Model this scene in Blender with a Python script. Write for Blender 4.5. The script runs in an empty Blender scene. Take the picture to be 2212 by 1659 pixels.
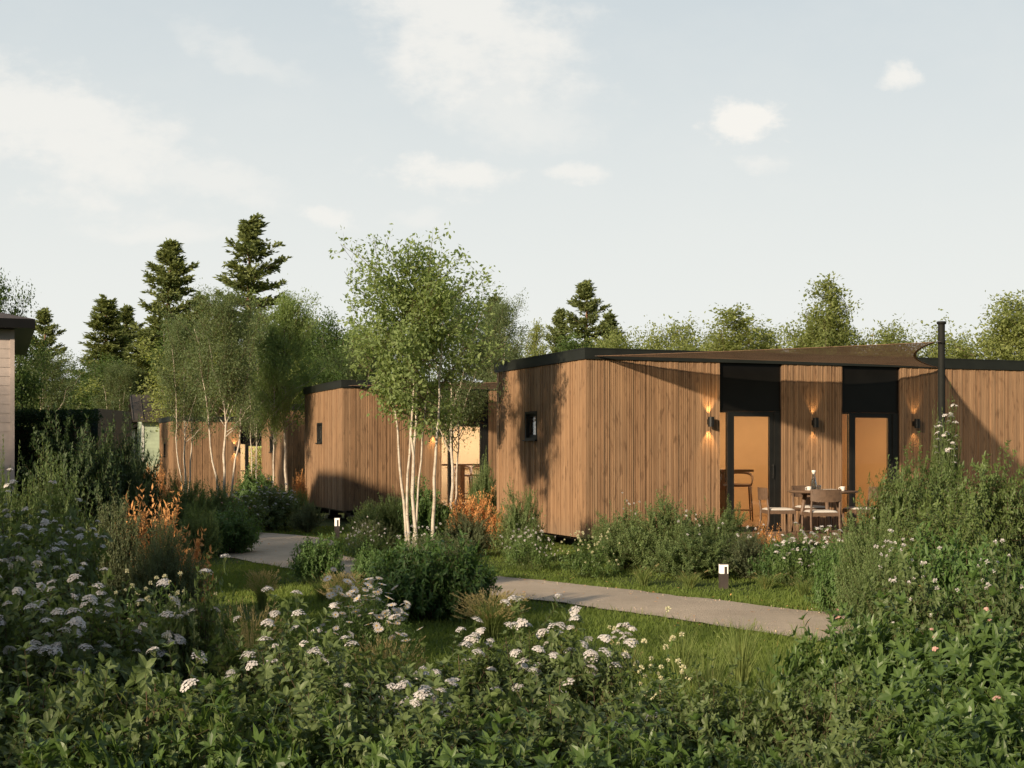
import bpy, math, random
import numpy as np
from mathutils import Vector, Matrix

S = bpy.context.scene
COL = S.collection
R = math.radians

# ------------------------------------------------------------------ camera, sky, sun, exposure
EYE = 1.75
cam_d = bpy.data.cameras.new('camera')
cam = bpy.data.objects.new('camera', cam_d)
COL.objects.link(cam)
cam.location = (0, 0, EYE)
cam.rotation_euler = (R(90), 0, 0)
cam_d.lens = 47.3
cam_d.sensor_width = 36
cam_d.shift_y = 0.0644
cam_d.clip_end = 2000
S.camera = cam

SUN_AZ = math.atan2(-0.601, -0.799)      # clockwise from +Y
SUN_EL = R(17.5)
sdir = Vector((math.sin(SUN_AZ) * math.cos(SUN_EL), math.cos(SUN_AZ) * math.cos(SUN_EL), math.sin(SUN_EL)))
sun_d = bpy.data.lights.new('sun', 'SUN')
sun_d.energy = 5.0
sun_d.angle = R(1.8)
sun_d.color = (1.0, 0.81, 0.585)
sun = bpy.data.objects.new('sun', sun_d)
sun.rotation_euler = sdir.to_track_quat('Z', 'Y').to_euler()
sun.location = (-20, -30, 30)
COL.objects.link(sun)
S.view_settings.view_transform = 'Standard'
S.view_settings.look = 'None'
S.view_settings.gamma = 1
S.view_settings.exposure = 0.5
S.view_settings.use_curve_mapping = False

world = bpy.data.worlds.new('World')
S.world = world
world.use_nodes = True


class NT:
    def __init__(s, tree):
        s.t = tree
        s.n = tree.nodes
        s.l = tree.links
        s.n.clear()

    def new(s, typ, **kw):
        nd = s.n.new(typ)
        for k, v in kw.items():
            if k == 'ins':
                for kk, vv in v.items():
                    s.set(nd, kk, vv)
            else:
                setattr(nd, k, v)
        return nd

    def set(s, nd, k, v):
        sock = nd.inputs[k]
        if isinstance(v, bpy.types.NodeSocket):
            s.l.new(v, sock)
        else:
            sock.default_value = v

    def math(s, op, a, b=None, c=None, clamp=False):
        nd = s.n.new('ShaderNodeMath')
        nd.operation = op
        nd.use_clamp = clamp
        s.set(nd, 0, a)
        if b is not None:
            s.set(nd, 1, b)
        if c is not None:
            s.set(nd, 2, c)
        return nd.outputs[0]

    def mix(s, f, a, b, blend='MIX'):
        nd = s.n.new('ShaderNodeMix')
        nd.data_type = 'RGBA'
        nd.blend_type = blend
        s.set(nd, 0, f)
        for i, v in ((6, a), (7, b)):
            if isinstance(v, (tuple, list)) and len(v) == 3:
                v = (*v, 1)
            s.set(nd, i, v)
        return nd.outputs[2]

    def ramp(s, f, stops, interp='LINEAR'):
        nd = s.n.new('ShaderNodeValToRGB')
        cr = nd.color_ramp
        cr.interpolation = interp
        while len(cr.elements) < len(stops):
            cr.elements.new(0.5)
        for e, (p, c) in zip(cr.elements, stops):
            e.position = p
            e.color = (*c, 1) if len(c) == 3 else c
        s.set(nd, 0, f)
        return nd.outputs[0]

    def noise(s, vec, scale, detail=2, rough=0.5, dims='3D'):
        nd = s.n.new('ShaderNodeTexNoise')
        nd.noise_dimensions = dims
        s.set(nd, 'Vector', vec)
        nd.inputs['Scale'].default_value = scale
        nd.inputs['Detail'].default_value = detail
        nd.inputs['Roughness'].default_value = rough
        return nd.outputs[0]

    def mapping(s, vec, scale=(1, 1, 1), loc=(0, 0, 0), rot=(0, 0, 0)):
        nd = s.n.new('ShaderNodeMapping')
        s.set(nd, 'Vector', vec)
        nd.inputs['Scale'].default_value = scale
        nd.inputs['Location'].default_value = loc
        nd.inputs['Rotation'].default_value = rot
        return nd.outputs[0]


# sky: Nishita light plus thin high cloud, all laid out by direction
w = NT(world.node_tree)
tc = w.new('ShaderNodeTexCoord')
sky = w.new('ShaderNodeTexSky', sky_type='NISHITA')
sky.sun_disc = False
sky.sun_elevation = SUN_EL
sky.sun_rotation = SUN_AZ % (2 * math.pi)
sky.air_density = 1.0
sky.dust_density = 1.0
sky.ozone_density = 1.5
sep = w.new('ShaderNodeSeparateXYZ')
w.l.new(tc.outputs['Generated'], sep.inputs[0])
X, Y, Z = sep.outputs
rr = w.math('SQRT', w.math('ADD', w.math('MULTIPLY', X, X), w.math('MULTIPLY', Y, Y)))
az = w.new('ShaderNodeMath', operation='ARCTAN2')
w.l.new(X, az.inputs[0]); w.l.new(Y, az.inputs[1])
az = w.math('TANGENT', w.math('MULTIPLY', az.outputs[0], 1.0))
alt = w.math('DIVIDE', Z, w.math('MAXIMUM', w.math('ABSOLUTE', Y), 0.05))
comb = w.new('ShaderNodeCombineXYZ')
w.l.new(az, comb.inputs[0]); w.l.new(alt, comb.inputs[1])
cv = comb.outputs[0]
n1 = w.noise(w.mapping(cv, (1, 1.6, 1)), 9, 8, 0.62)
n2 = w.noise(w.mapping(cv, (1, 1.6, 1), (4, 2, 0)), 9, 8, 0.62)
n3 = w.noise(w.mapping(cv, (1, 1.5, 1), (4, 2, 7)), 30, 8, 0.65)


def blob(cx, cy, rx, ry, rot, warp, soft, amp):
    u = w.math('ADD', w.math('SUBTRACT', az, (cx - 1106) / 2907), w.math('MULTIPLY', w.math('SUBTRACT', n1, 0.5), warp))
    v = w.math('ADD', w.math('SUBTRACT', alt, (972 - cy) / 2907), w.math('MULTIPLY', w.math('SUBTRACT', n2, 0.5), warp))
    c, s_ = math.cos(rot), math.sin(rot)
    a = w.math('DIVIDE', w.math('ADD', w.math('MULTIPLY', u, c), w.math('MULTIPLY', v, s_)), rx / 2907)
    b = w.math('DIVIDE', w.math('SUBTRACT', w.math('MULTIPLY', v, c), w.math('MULTIPLY', u, s_)), ry / 2907)
    d = w.math('SQRT', w.math('ADD', w.math('MULTIPLY', a, a), w.math('MULTIPLY', b, b)))
    d = w.math('ADD', d, w.math('MULTIPLY', w.math('SUBTRACT', n3, 0.5), 2.2 if rx < 200 else 1.1))
    m = w.new('ShaderNodeMapRange', interpolation_type='SMOOTHSTEP')
    w.set(m, 0, d)
    m.inputs[1].default_value = 1.0
    m.inputs[2].default_value = 1.0 - soft
    m.inputs[3].default_value = 0
    m.inputs[4].default_value = amp
    return m.outputs[0]


clouds = [(90, 270, 520, 150, -0.36, 0.14, 0.75, 0.75), (430, 390, 300, 70, -0.2, 0.1, 0.8, 0.5),
          (1000, 60, 340, 190, -0.45, 0.16, 0.75, 0.8), (1090, 200, 270, 130, -0.25, 0.12, 0.9, 0.5),
          (960, 375, 190, 52, -0.08, 0.05, 0.8, 0.8), (1262, 378, 85, 34, 0, 0.05, 0.8, 0.7),
          (1615, 265, 105, 62, -0.1, 0.05, 0.7, 1.0), (1650, 350, 60, 28, 0, 0.05, 0.9, 0.5),
          (1935, 172, 56, 46, 0.4, 0.05, 0.8, 0.85), (705, 470, 80, 32, -0.3, 0.05, 0.8, 0.7),
          (330, 500, 240, 32, -0.05, 0.05, 0.9, 0.5), (900, 480, 90, 30, 0.1, 0.05, 0.9, 0.4),
          (520, 120, 220, 50, -0.5, 0.1, 0.95, 0.35)]
acc = None
for c in clouds:
    b = blob(*c)
    acc = b if acc is None else w.math('MAXIMUM', acc, b)
front = w.math('GREATER_THAN', Y, 0.0)
acc = w.math('MULTIPLY', acc, front)
# broad thin veil that thickens to the horizon
veil = w.new('ShaderNodeMapRange', interpolation_type='SMOOTHSTEP')
w.set(veil, 0, Z)
veil.inputs[1].default_value = 0.48
veil.inputs[2].default_value = 0.03
veil.inputs[3].default_value = 0.20
veil.inputs[4].default_value = 0.95
base = w.mix(1.0, sky.outputs[0], (0.085, 0.085, 0.085), 'MULTIPLY')
upper = w.mix(0.82, base, (0.50, 0.605, 0.68))
hz = w.mix(veil.outputs[0], upper, (0.86, 0.87, 0.83))
wn = w.math('MULTIPLY', w.math('SUBTRACT', n1, 0.45), 0.5, clamp=True)
hz = w.mix(wn, hz, (0.86, 0.86, 0.82))
full = w.mix(acc, hz, (0.91, 0.89, 0.84))
back = w.math('MULTIPLY_ADD', Y, 2.0, 0.5, clamp=True)
bg = w.new('ShaderNodeBackground')
full = w.mix(back, base, full)
w.l.new(full, bg.inputs[0])
bg.inputs[1].default_value = 0.72
out = w.new('ShaderNodeOutputWorld')
w.l.new(bg.outputs[0], out.inputs[0])
SKYGAIN = bg

FR = 2907.0


def PX(px, d):
    return (px - 1106) / FR * d


def ground(x, y):
    y = np.asarray(y, dtype=float)
    g = np.interp(y, [-200, 33, 43, 51, 60, 400], [0, 0, -0.25, -0.43, -0.5, -0.5])
    return g


def G(x, y):
    return float(ground(x, y))


# ------------------------------------------------------------------ materials
MATS = {}


def newmat(name):
    m = bpy.data.materials.new(name)
    m.use_nodes = True
    MATS[name] = m
    return m, NT(m.node_tree)


def finish(t, shader, disp=None):
    o = t.new('ShaderNodeOutputMaterial')
    t.l.new(shader, o.inputs[0])


def princ(t, col, rough=0.6, metal=0.0, bump=None, bstr=0.3, bdist=0.01, spec=0.5, **kw):
    p = t.new('ShaderNodeBsdfPrincipled')
    if isinstance(col, tuple) and len(col) == 3:
        col = (*col, 1)
    t.set(p, 'Base Color', col)
    t.set(p, 'Roughness', rough)
    t.set(p, 'Metallic', metal)
    t.set(p, 'Specular IOR Level', spec)
    if bump is not None:
        b = t.new('ShaderNodeBump')
        b.inputs['Strength'].default_value = bstr
        b.inputs['Distance'].default_value = bdist
        t.set(b, 'Height', bump)
        t.l.new(b.outputs[0], p.inputs['Normal'])
    for k, v in kw.items():
        t.set(p, k, v)
    return p.outputs[0]


def plain(name, col, rough=0.6, metal=0.0, var=0.15, nscale=8, spec=0.5, bstr=0.15, **kw):
    m, t = newmat(name)
    tc = t.new('ShaderNodeTexCoord').outputs['Object']
    n = t.noise(tc, nscale, 5, 0.6)
    dark = tuple(c * (1 - var) for c in col)
    lite = tuple(min(1, c * (1 + var)) for c in col)
    c = t.ramp(n, [(0.3, dark), (0.7, lite)])
    finish(t, princ(t, c, rough, metal, n, bstr, 0.003, spec, **kw))
    return m


def leafmat(name, ca, cb, trans=0.35, rough=0.5, spec=0.4, transcol=None):
    """ca..cb: colour range, picked leaf by leaf and plant by plant"""
    k_ = 1.0 if ('petal' in name or 'orange' in name or 'tan' in name or 'hedge' in name) else 1.4 if 'pine' in name else 1.18
    ca = tuple(min(.8, v * k_) for v in ca); cb = tuple(min(.8, v * k_) for v in cb)
    m, t = newmat(name)
    at = t.new('ShaderNodeAttribute', attribute_name='rnd')
    oi = t.new('ShaderNodeObjectInfo')
    f = t.math('MULTIPLY_ADD', oi.outputs['Random'], 0.35, t.math('MULTIPLY', at.outputs['Fac'], 0.75), clamp=True)
    c = t.mix(f, ca, cb)
    old = t.math('GREATER_THAN', at.outputs['Fac'], 0.988)
    c = t.mix(t.math('MULTIPLY', old, 0.7), c, (0.28, 0.19, 0.06))
    p = princ(t, c, rough, spec=spec)
    tr = t.new('ShaderNodeBsdfTranslucent')
    tcx = t.mix(0.6, c, transcol or (min(1, cb[0] * 1.9), min(1, cb[1] * 1.8), cb[2] * 0.7))
    t.l.new(tcx, tr.inputs[0])
    mx = t.new('ShaderNodeMixShader')
    mx.inputs[0].default_value = trans
    t.l.new(p, mx.inputs[1])
    t.l.new(tr.outputs[0], mx.inputs[2])
    finish(t, mx.outputs[0])
    return m


def woodslat():
    m, t = newmat('larch_cladding')
    tc = t.new('ShaderNodeTexCoord').outputs['Object']
    at = t.new('ShaderNodeAttribute', attribute_name='rnd')
    grain = t.noise(t.mapping(tc, (60, 60, 1.6)), 1.0, 6, 0.65)
    blot = t.noise(t.mapping(tc, (9, 9, 1.3)), 1.0, 4, 0.6)
    kn = t.noise(t.mapping(tc, (16, 16, 4.0)), 1.0, 3, 0.6)
    c = t.ramp(grain, [(0.28, (0.175, 0.100, 0.055)), (0.5, (0.31, 0.190, 0.105)), (0.75, (0.43, 0.275, 0.160))])
    oi = t.new('ShaderNodeObjectInfo')
    c = t.mix(t.math('MULTIPLY', oi.outputs['Random'], 0.35), c, (0.26, 0.19, 0.125))
    c = t.mix(t.math('MULTIPLY', at.outputs['Fac'], 0.75), c, (0.175, 0.098, 0.052))
    bl = t.ramp(blot, [(0.35, (0, 0, 0)), (0.7, (1, 1, 1))])
    c = t.mix(t.math('MULTIPLY', bl, 0.45), c, (0.42, 0.25, 0.135))
    k2 = t.ramp(kn, [(0.57, (0, 0, 0)), (0.69, (1, 1, 1))])
    c = t.mix(t.math('MULTIPLY', k2, 0.6), c, (0.10, 0.055, 0.030))
    sx_ = t.new('ShaderNodeSeparateXYZ'); t.l.new(tc, sx_.inputs[0])
    low = t.new('ShaderNodeMapRange', interpolation_type='SMOOTHSTEP')
    t.set(low, 0, t.math('ADD', sx_.outputs[2], t.math('MULTIPLY', blot, -0.5)))
    low.inputs[1].default_value = 0.45; low.inputs[2].default_value = -0.05; low.inputs[3].default_value = 0.0; low.inputs[4].default_value = 0.45
    c = t.mix(low.outputs[0], c, (0.17, 0.13, 0.095))
    finish(t, princ(t, c, 0.62, 0, grain, 0.3, 0.002, 0.3))
    return m


M_WOOD = woodslat()
M_WOODB = plain('cladding_backing', (0.06, 0.035, 0.02), 0.8)
M_BLACK = plain('black_metal', (0.012, 0.012, 0.011), 0.45, 0.0, 0.2, 6, 0.35)
M_PANEL = plain('black_panel', (0.006, 0.0055, 0.005), 0.35, 0.0, 0.2, 3, 0.25)
M_ROOF = plain('roof_felt', (0.03, 0.03, 0.028), 0.85)
M_FASCIA = plain('fascia_metal', (0.014, 0.016, 0.013), 0.5, 0, 0.2, 4, 0.3)
M_INT = plain('interior_wall', (0.66, 0.47, 0.29), 0.8, 0, 0.04, 2, spec=0.2)
M_INTF = plain('interior_floor', (0.35, 0.22, 0.12), 0.5, 0, 0.1, 5)
M_BROWNWOOD = plain('walnut', (0.13, 0.062, 0.032), 0.45, 0, 0.3, 12)
M_TEAK = plain('weathered_teak', (0.115, 0.070, 0.043), 0.6, 0, 0.25, 20)
M_TABLE = plain('dark_teak', (0.15, 0.095, 0.062), 0.5, 0, 0.25, 14)
M_CUSH = plain('cushion_cloth', (0.62, 0.58, 0.52), 0.85, 0, 0.06, 60)
M_CERAM = plain('white_ceramic', (0.75, 0.72, 0.66), 0.25, 0, 0.03, 10, bstr=0.02)
M_CORK = plain('cork', (0.45, 0.27, 0.13), 0.8)
M_DECK = plain('deck_boards', (0.22, 0.14, 0.085), 0.7, 0, 0.25, 9)
M_GREYMET = plain('bollard_metal', (0.060, 0.048, 0.042), 0.5, 0.0, 0.15, 9)
M_POLE = plain('pole_metal', (0.014, 0.015, 0.013), 0.7, 0.0, 0.15, 9, 0.15)
M_SIDING = plain('mauve_siding', (0.42, 0.355, 0.32), 0.7, 0, 0.1, 6)
M_SIDEG = plain('green_siding', (0.42, 0.50, 0.36), 0.65, 0, 0.08, 5)
M_WHITE = plain('white_trim', (0.68, 0.68, 0.64), 0.6, 0, 0.06, 9)
M_SEAM = plain('seam_roof', (0.065, 0.052, 0.043), 0.45, 0.2, 0.25, 3)
M_SHING = plain('shingle_roof', (0.05, 0.036, 0.030), 0.8, 0, 0.35, 9)
M_DKGREEN = plain('green_container_metal', (0.010, 0.028, 0.020), 0.5, 0.0, 0.2, 5)
M_BARKP = plain('pine_bark', (0.16, 0.085, 0.05), 0.9, 0, 0.45, 12, bstr=0.6)
M_BARKD = plain('grey_bark', (0.13, 0.10, 0.075), 0.9, 0, 0.4, 14, bstr=0.5)
M_STEM = plain('brown_stem', (0.085, 0.055, 0.030), 0.8, 0, 0.35, 20)
M_GSTEM = plain('green_stem', (0.10, 0.13, 0.035), 0.7, 0, 0.25, 20)


def birchmat():
    m, t = newmat('birch_bark')
    tc = t.new('ShaderNodeTexCoord').outputs['Object']
    a = t.noise(t.mapping(tc, (14, 14, 60)), 1.0, 3, 0.6)
    b = t.noise(t.mapping(tc, (5, 5, 9)), 1.0, 4, 0.6)
    c = t.ramp(b, [(0.3, (0.33, 0.265, 0.195)), (0.55, (0.53, 0.465, 0.38))])
    k = t.ramp(a, [(0.63, (0, 0, 0)), (0.70, (1, 1, 1))])
    c = t.mix(t.math('MULTIPLY', k, 0.8), c, (0.08, 0.06, 0.045))
    finish(t, princ(t, c, 0.75, 0, a, 0.4, 0.004, 0.3))
    return m


M_BIRCH = birchmat()

# leaves
L_BIG = leafmat('viburnum_leaf', (0.044, 0.066, 0.023), (0.125, 0.168, 0.060), 0.32, 0.5, 0.35)
L_GLOSS = leafmat('glossy_leaf', (0.034, 0.066, 0.018), (0.110, 0.170, 0.044), 0.32, 0.42, 0.4)
L_FINE = leafmat('fine_leaf', (0.052, 0.085, 0.028), (0.160, 0.215, 0.080), 0.35, 0.55, 0.3)
L_GREYF = leafmat('grey_green_leaf', (0.050, 0.068, 0.032), (0.130, 0.155, 0.075), 0.3, 0.6, 0.3)
L_MED = leafmat('dark_shrub_leaf', (0.030, 0.066, 0.018), (0.100, 0.170, 0.046), 0.3, 0.5, 0.35)
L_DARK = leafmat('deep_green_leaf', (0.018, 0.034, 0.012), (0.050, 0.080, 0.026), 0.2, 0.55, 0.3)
L_SHRUB = leafmat('tall_shrub_leaf', (0.042, 0.072, 0.020), (0.130, 0.175, 0.052), 0.32, 0.5, 0.35)
L_ORANGE = leafmat('orange_leaf', (0.48, 0.22, 0.065), (0.74, 0.41, 0.17), 0.3, 0.6, 0.2, (0.8, 0.35, 0.1))
L_BIRCH = leafmat('birch_leaf', (0.095, 0.145, 0.052), (0.230, 0.290, 0.115), 0.48, 0.5, 0.3)
L_BIRCHG = leafmat('grey_birch_leaf', (0.065, 0.095, 0.042), (0.150, 0.190, 0.085), 0.42, 0.55, 0.3)
L_DECID = leafmat('broadleaf_leaf', (0.090, 0.120, 0.042), (0.250, 0.280, 0.100), 0.45, 0.55, 0.25)
L_DECIDD = leafmat('dark_broadleaf_leaf', (0.030, 0.060, 0.016), (0.085, 0.130, 0.035), 0.35, 0.55, 0.25)
L_PINE = leafmat('pine_needle', (0.040, 0.060, 0.022), (0.140, 0.165, 0.060), 0.25, 0.6, 0.25)
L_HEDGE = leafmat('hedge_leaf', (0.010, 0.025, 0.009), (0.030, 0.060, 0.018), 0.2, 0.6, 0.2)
L_GRASS = leafmat('lawn_grass', (0.050, 0.085, 0.016), (0.150, 0.195, 0.045), 0.35, 0.6, 0.2)
L_TUFT = leafmat('tuft_grass', (0.070, 0.115, 0.030), (0.200, 0.230, 0.080), 0.35, 0.6, 0.2)
L_TAN = leafmat('tan_grass', (0.22, 0.19, 0.085), (0.40, 0.33, 0.17), 0.3, 0.6, 0.2)
L_PETAL = leafmat('white_petal', (0.50, 0.46, 0.44), (0.74, 0.71, 0.68), 0.3, 0.6, 0.2, (0.75, 0.7, 0.65))
L_CREAM = leafmat('cream_petal', (0.58, 0.55, 0.33), (0.76, 0.73, 0.50), 0.3, 0.6, 0.2, (0.75, 0.7, 0.45))
L_PINK = leafmat('pink_petal', (0.50, 0.26, 0.22), (0.72, 0.50, 0.42), 0.3, 0.6, 0.2, (0.7, 0.4, 0.3))
M_YELL = plain('yellow_centre', (0.65, 0.38, 0.05), 0.7)


def glassmat():
    m, t = newmat('window_glass')
    gl = t.new('ShaderNodeBsdfGlossy')
    gl.inputs['Roughness'].default_value = 0.01
    gl.inputs['Color'].default_value = (1, 1, 1, 1)
    tr = t.new('ShaderNodeBsdfTransparent')
    tr.inputs[0].default_value = (0.93, 0.95, 0.93, 1)
    fr = t.new('ShaderNodeFresnel')
    fr.inputs[0].default_value = 1.5
    mx = t.new('ShaderNodeMixShader')
    t.l.new(t.math('MULTIPLY', fr.outputs[0], 0.9), mx.inputs[0])
    t.l.new(tr.outputs[0], mx.inputs[1])
    t.l.new(gl.outputs[0], mx.inputs[2])
    finish(t, mx.outputs[0])
    return m


M_GLASS = glassmat()


def emis(name, col, s):
    m, t = newmat(name)
    e = t.new('ShaderNodeEmission')
    e.inputs[0].default_value = (*col, 1)
    e.inputs[1].default_value = s
    finish(t, e.outputs[0])
    return m


M_BULB = emis('lamp_bulb', (1.0, 0.72, 0.38), 30)
M_BOLL = emis('bollard_light', (1.0, 0.82, 0.58), 1.25)
M_CEIL = emis('ceiling_light', (1.0, 0.76, 0.46), 3)


def sailmat():
    m, t = newmat('sail_mesh')
    tc = t.new('ShaderNodeTexCoord').outputs['Object']
    n = t.noise(tc, 1.5, 3, 0.5)
    wv = t.noise(t.mapping(tc, (160, 160, 160)), 1.0, 1, 0.5)
    c = t.ramp(n, [(0.3, (0.20, 0.125, 0.075)), (0.7, (0.27, 0.17, 0.10))])
    p = princ(t, c, 0.85, spec=0.2)
    tl = t.new('ShaderNodeBsdfTranslucent')
    t.l.new(c, tl.inputs[0])
    m1 = t.new('ShaderNodeMixShader')
    m1.inputs[0].default_value = 0.4
    t.l.new(p, m1.inputs[1]); t.l.new(tl.outputs[0], m1.inputs[2])
    tr = t.new('ShaderNodeBsdfTransparent')
    hole = t.ramp(wv, [(0.47, (0, 0, 0)), (0.63, (0.5, 0.5, 0.5))])
    mx = t.new('ShaderNodeMixShader')
    t.l.new(hole, mx.inputs[0])
    t.l.new(m1.outputs[0], mx.inputs[1]); t.l.new(tr.outputs[0], mx.inputs[2])
    finish(t, mx.outputs[0])
    return m


M_SAIL = sailmat()
M_HEM = plain('sail_webbing', (0.17, 0.10, 0.06), 0.8)


def groundmat():
    m, t = newmat('lawn_soil')
    tc = t.new('ShaderNodeTexCoord').outputs['Object']
    a = t.noise(tc, 1.3, 5, 0.6)
    b = t.noise(tc, 30, 4, 0.7)
    c = t.ramp(a, [(0.35, (0.040, 0.072, 0.014)), (0.65, (0.075, 0.110, 0.024))])
    c = t.mix(t.math('MULTIPLY', b, 0.6), c, (0.05, 0.042, 0.022))
    finish(t, princ(t, c, 0.9, 0, b, 0.8, 0.03, 0.2))
    return m


def pathmat():
    m, t = newmat('pale_gravel')
    tc = t.new('ShaderNodeTexCoord').outputs['Object']
    a = t.noise(tc, 0.9, 5, 0.65)
    b = t.noise(tc, 70, 4, 0.75)
    s_ = t.noise(t.mapping(tc, (3, 9, 1), rot=(0, 0, -0.9)), 1, 5, 0.7)
    c = t.ramp(a, [(0.3, (0.42, 0.34, 0.255)), (0.7, (0.58, 0.475, 0.365))])
    c = t.mix(t.math('MULTIPLY', t.ramp(b, [(0.35, (1, 1, 1)), (0.6, (0, 0, 0))]), 0.4), c, (0.22, 0.175, 0.135))
    c = t.mix(t.math('MULTIPLY', t.ramp(s_, [(0.55, (0, 0, 0)), (0.75, (1, 1, 1))]), 0.35), c, (0.28, 0.22, 0.16))
    finish(t, princ(t, c, 0.95, 0, t.math('ADD', b, s_), 0.9, 0.012, 0.15))
    return m


M_GROUND = groundmat()
M_PATH = pathmat()


# ------------------------------------------------------------------ mesh helpers
class MB:
    """collects geometry, then becomes ONE mesh"""

    def __init__(s):
        s.V = []; s.F = []; s.M = []; s.Rn = []; s.n = 0

    def add(s, V, F, mi=0, rnd=None):
        V = np.asarray(V, dtype=np.float32).reshape(-1, 3)
        if not isinstance(F, list) or (len(F) and isinstance(F[0], (int, np.integer))):
            F = [F]
        for f in F:
            f = np.asarray(f, dtype=np.int32)
            if f.size:
                s.F.append((f + s.n, mi))
        s.V.append(V)
        if rnd is None:
            rnd = random.random()
        s.Rn.append(np.broadcast_to(np.asarray(rnd, dtype=np.float32), (len(V),)))
        s.n += len(V)

    def box(s, x0, x1, y0, y1, z0, z1, mi=0, rnd=None):
        V = [(x0, y0, z0), (x1, y0, z0), (x1, y1, z0), (x0, y1, z0), (x0, y0, z1), (x1, y0, z1), (x1, y1, z1), (x0, y1, z1)]
        F = np.array([(0, 3, 2, 1), (4, 5, 6, 7), (0, 1, 5, 4), (1, 2, 6, 5), (2, 3, 7, 6), (3, 0, 4, 7)])
        s.add(V, F, mi, rnd)

    def tube(s, pts, rad, k=6, mi=0, rnd=None, cap=True):
        pts = np.asarray(pts, dtype=float)
        n = len(pts)
        rad = np.broadcast_to(np.asarray(rad, dtype=float), (n,))
        T = np.gradient(pts, axis=0)
        T /= np.linalg.norm(T, axis=1)[:, None] + 1e-9
        ref = np.array([0.0, 0, 1]) if abs(T[0][2]) < 0.9 else np.array([1.0, 0, 0])
        A = np.cross(T, ref); A /= np.linalg.norm(A, axis=1)[:, None] + 1e-9
        B = np.cross(T, A)
        th = np.linspace(0, 2 * np.pi, k, endpoint=False)
        V = pts[:, None, :] + rad[:, None, None] * (A[:, None, :] * np.cos(th)[None, :, None] + B[:, None, :] * np.sin(th)[None, :, None])
        V = V.reshape(-1, 3)
        i = np.arange(n - 1)[:, None] * k
        j = np.arange(k)[None, :]
        j2 = (j + 1) % k
        F = np.stack([i + j, i + j2, i + k + j2, i + k + j], -1).reshape(-1, 4)
        fl = [F]
        if cap:
            fl.append(np.array([list(range(k))[::-1]]))
            fl.append(np.array([[(n - 1) * k + q for q in range(k)]]))
        s.add(V, fl, mi, rnd)

    def lathe(s, prof, k=24, mi=0, c=(0, 0, 0), rnd=None):
        prof = np.array(prof, dtype=float)
        th = np.linspace(0, 2 * np.pi, k, endpoint=False)
        V = np.stack([prof[:, 0][:, None] * np.cos(th) + c[0], prof[:, 0][:, None] * np.sin(th) + c[1],
                      np.broadcast_to(prof[:, 1][:, None] + c[2], (len(prof), k))], -1).reshape(-1, 3)
        n = len(prof)
        i = np.arange(n - 1)[:, None] * k
        j = np.arange(k)[None, :]
        j2 = (j + 1) % k
        F = np.stack([i + j, i + j2, i + k + j2, i + k + j], -1).reshape(-1, 4)
        s.add(V, F, mi, rnd)

    def build(s, name, mats, parent=None, smooth=False, loc=None):
        me = s.mesh(name, mats, smooth)
        return obj(name, me, parent, loc)

    def mesh(s, name, mats, smooth=False):
        if not isinstance(mats, (list, tuple)):
            mats = [mats]
        me = bpy.data.meshes.new(name)
        V = np.concatenate(s.V) if s.V else np.zeros((0, 3), np.float32)
        me.vertices.add(len(V))
        me.vertices.foreach_set('co', V.astype(np.float32).ravel())
        loops = np.concatenate([f.ravel() for f, _ in s.F])
        cnt = np.concatenate([np.full(len(f), f.shape[1], np.int32) for f, _ in s.F])
        mi = np.concatenate([np.full(len(f), m, np.int32) for f, m in s.F])
        starts = np.concatenate([[0], np.cumsum(cnt)[:-1]]).astype(np.int32)
        me.loops.add(len(loops))
        me.loops.foreach_set('vertex_index', loops.astype(np.int32))
        me.polygons.add(len(cnt))
        me.polygons.foreach_set('loop_start', starts)
        for m in mats:
            me.materials.append(m)
        me.polygons.foreach_set('material_index', mi)
        me.polygons.foreach_set('use_smooth', np.full(len(cnt), bool(smooth), dtype=bool))
        at = me.attributes.new('rnd', 'FLOAT', 'POINT')
        at.data.foreach_set('value', np.concatenate(s.Rn).astype(np.float32))
        me.update(calc_edges=True)
        return me


def obj(name, me, parent=None, loc=None):
    o = bpy.data.objects.new(name, me)
    COL.objects.link(o)
    if parent is not None:
        o.parent = parent
    if loc is not None:
        o.location = loc
    return o


def empty(name, label, cat, loc=(0, 0, 0), rz=0, group=None):
    o = bpy.data.objects.new(name, None)
    o.empty_display_size = 0.2
    COL.objects.link(o)
    o.location = loc
    o.rotation_euler = (0, 0, rz)
    return tag(o, label, cat, group)


def tag(o, label, cat, group=None):
    o['label'] = label
    o['category'] = cat
    if group:
        o['group'] = group
    return o


def copy_tree(o, parent=None):
    c = o.copy()
    COL.objects.link(c)
    c.parent = parent
    for ch in list(o.children):
        copy_tree(ch, c)
    return c


def structure(o):
    o['kind'] = 'structure'
    return o


def nrm(a):
    return a / (np.linalg.norm(a, axis=-1, keepdims=True) + 1e-9)


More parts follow.
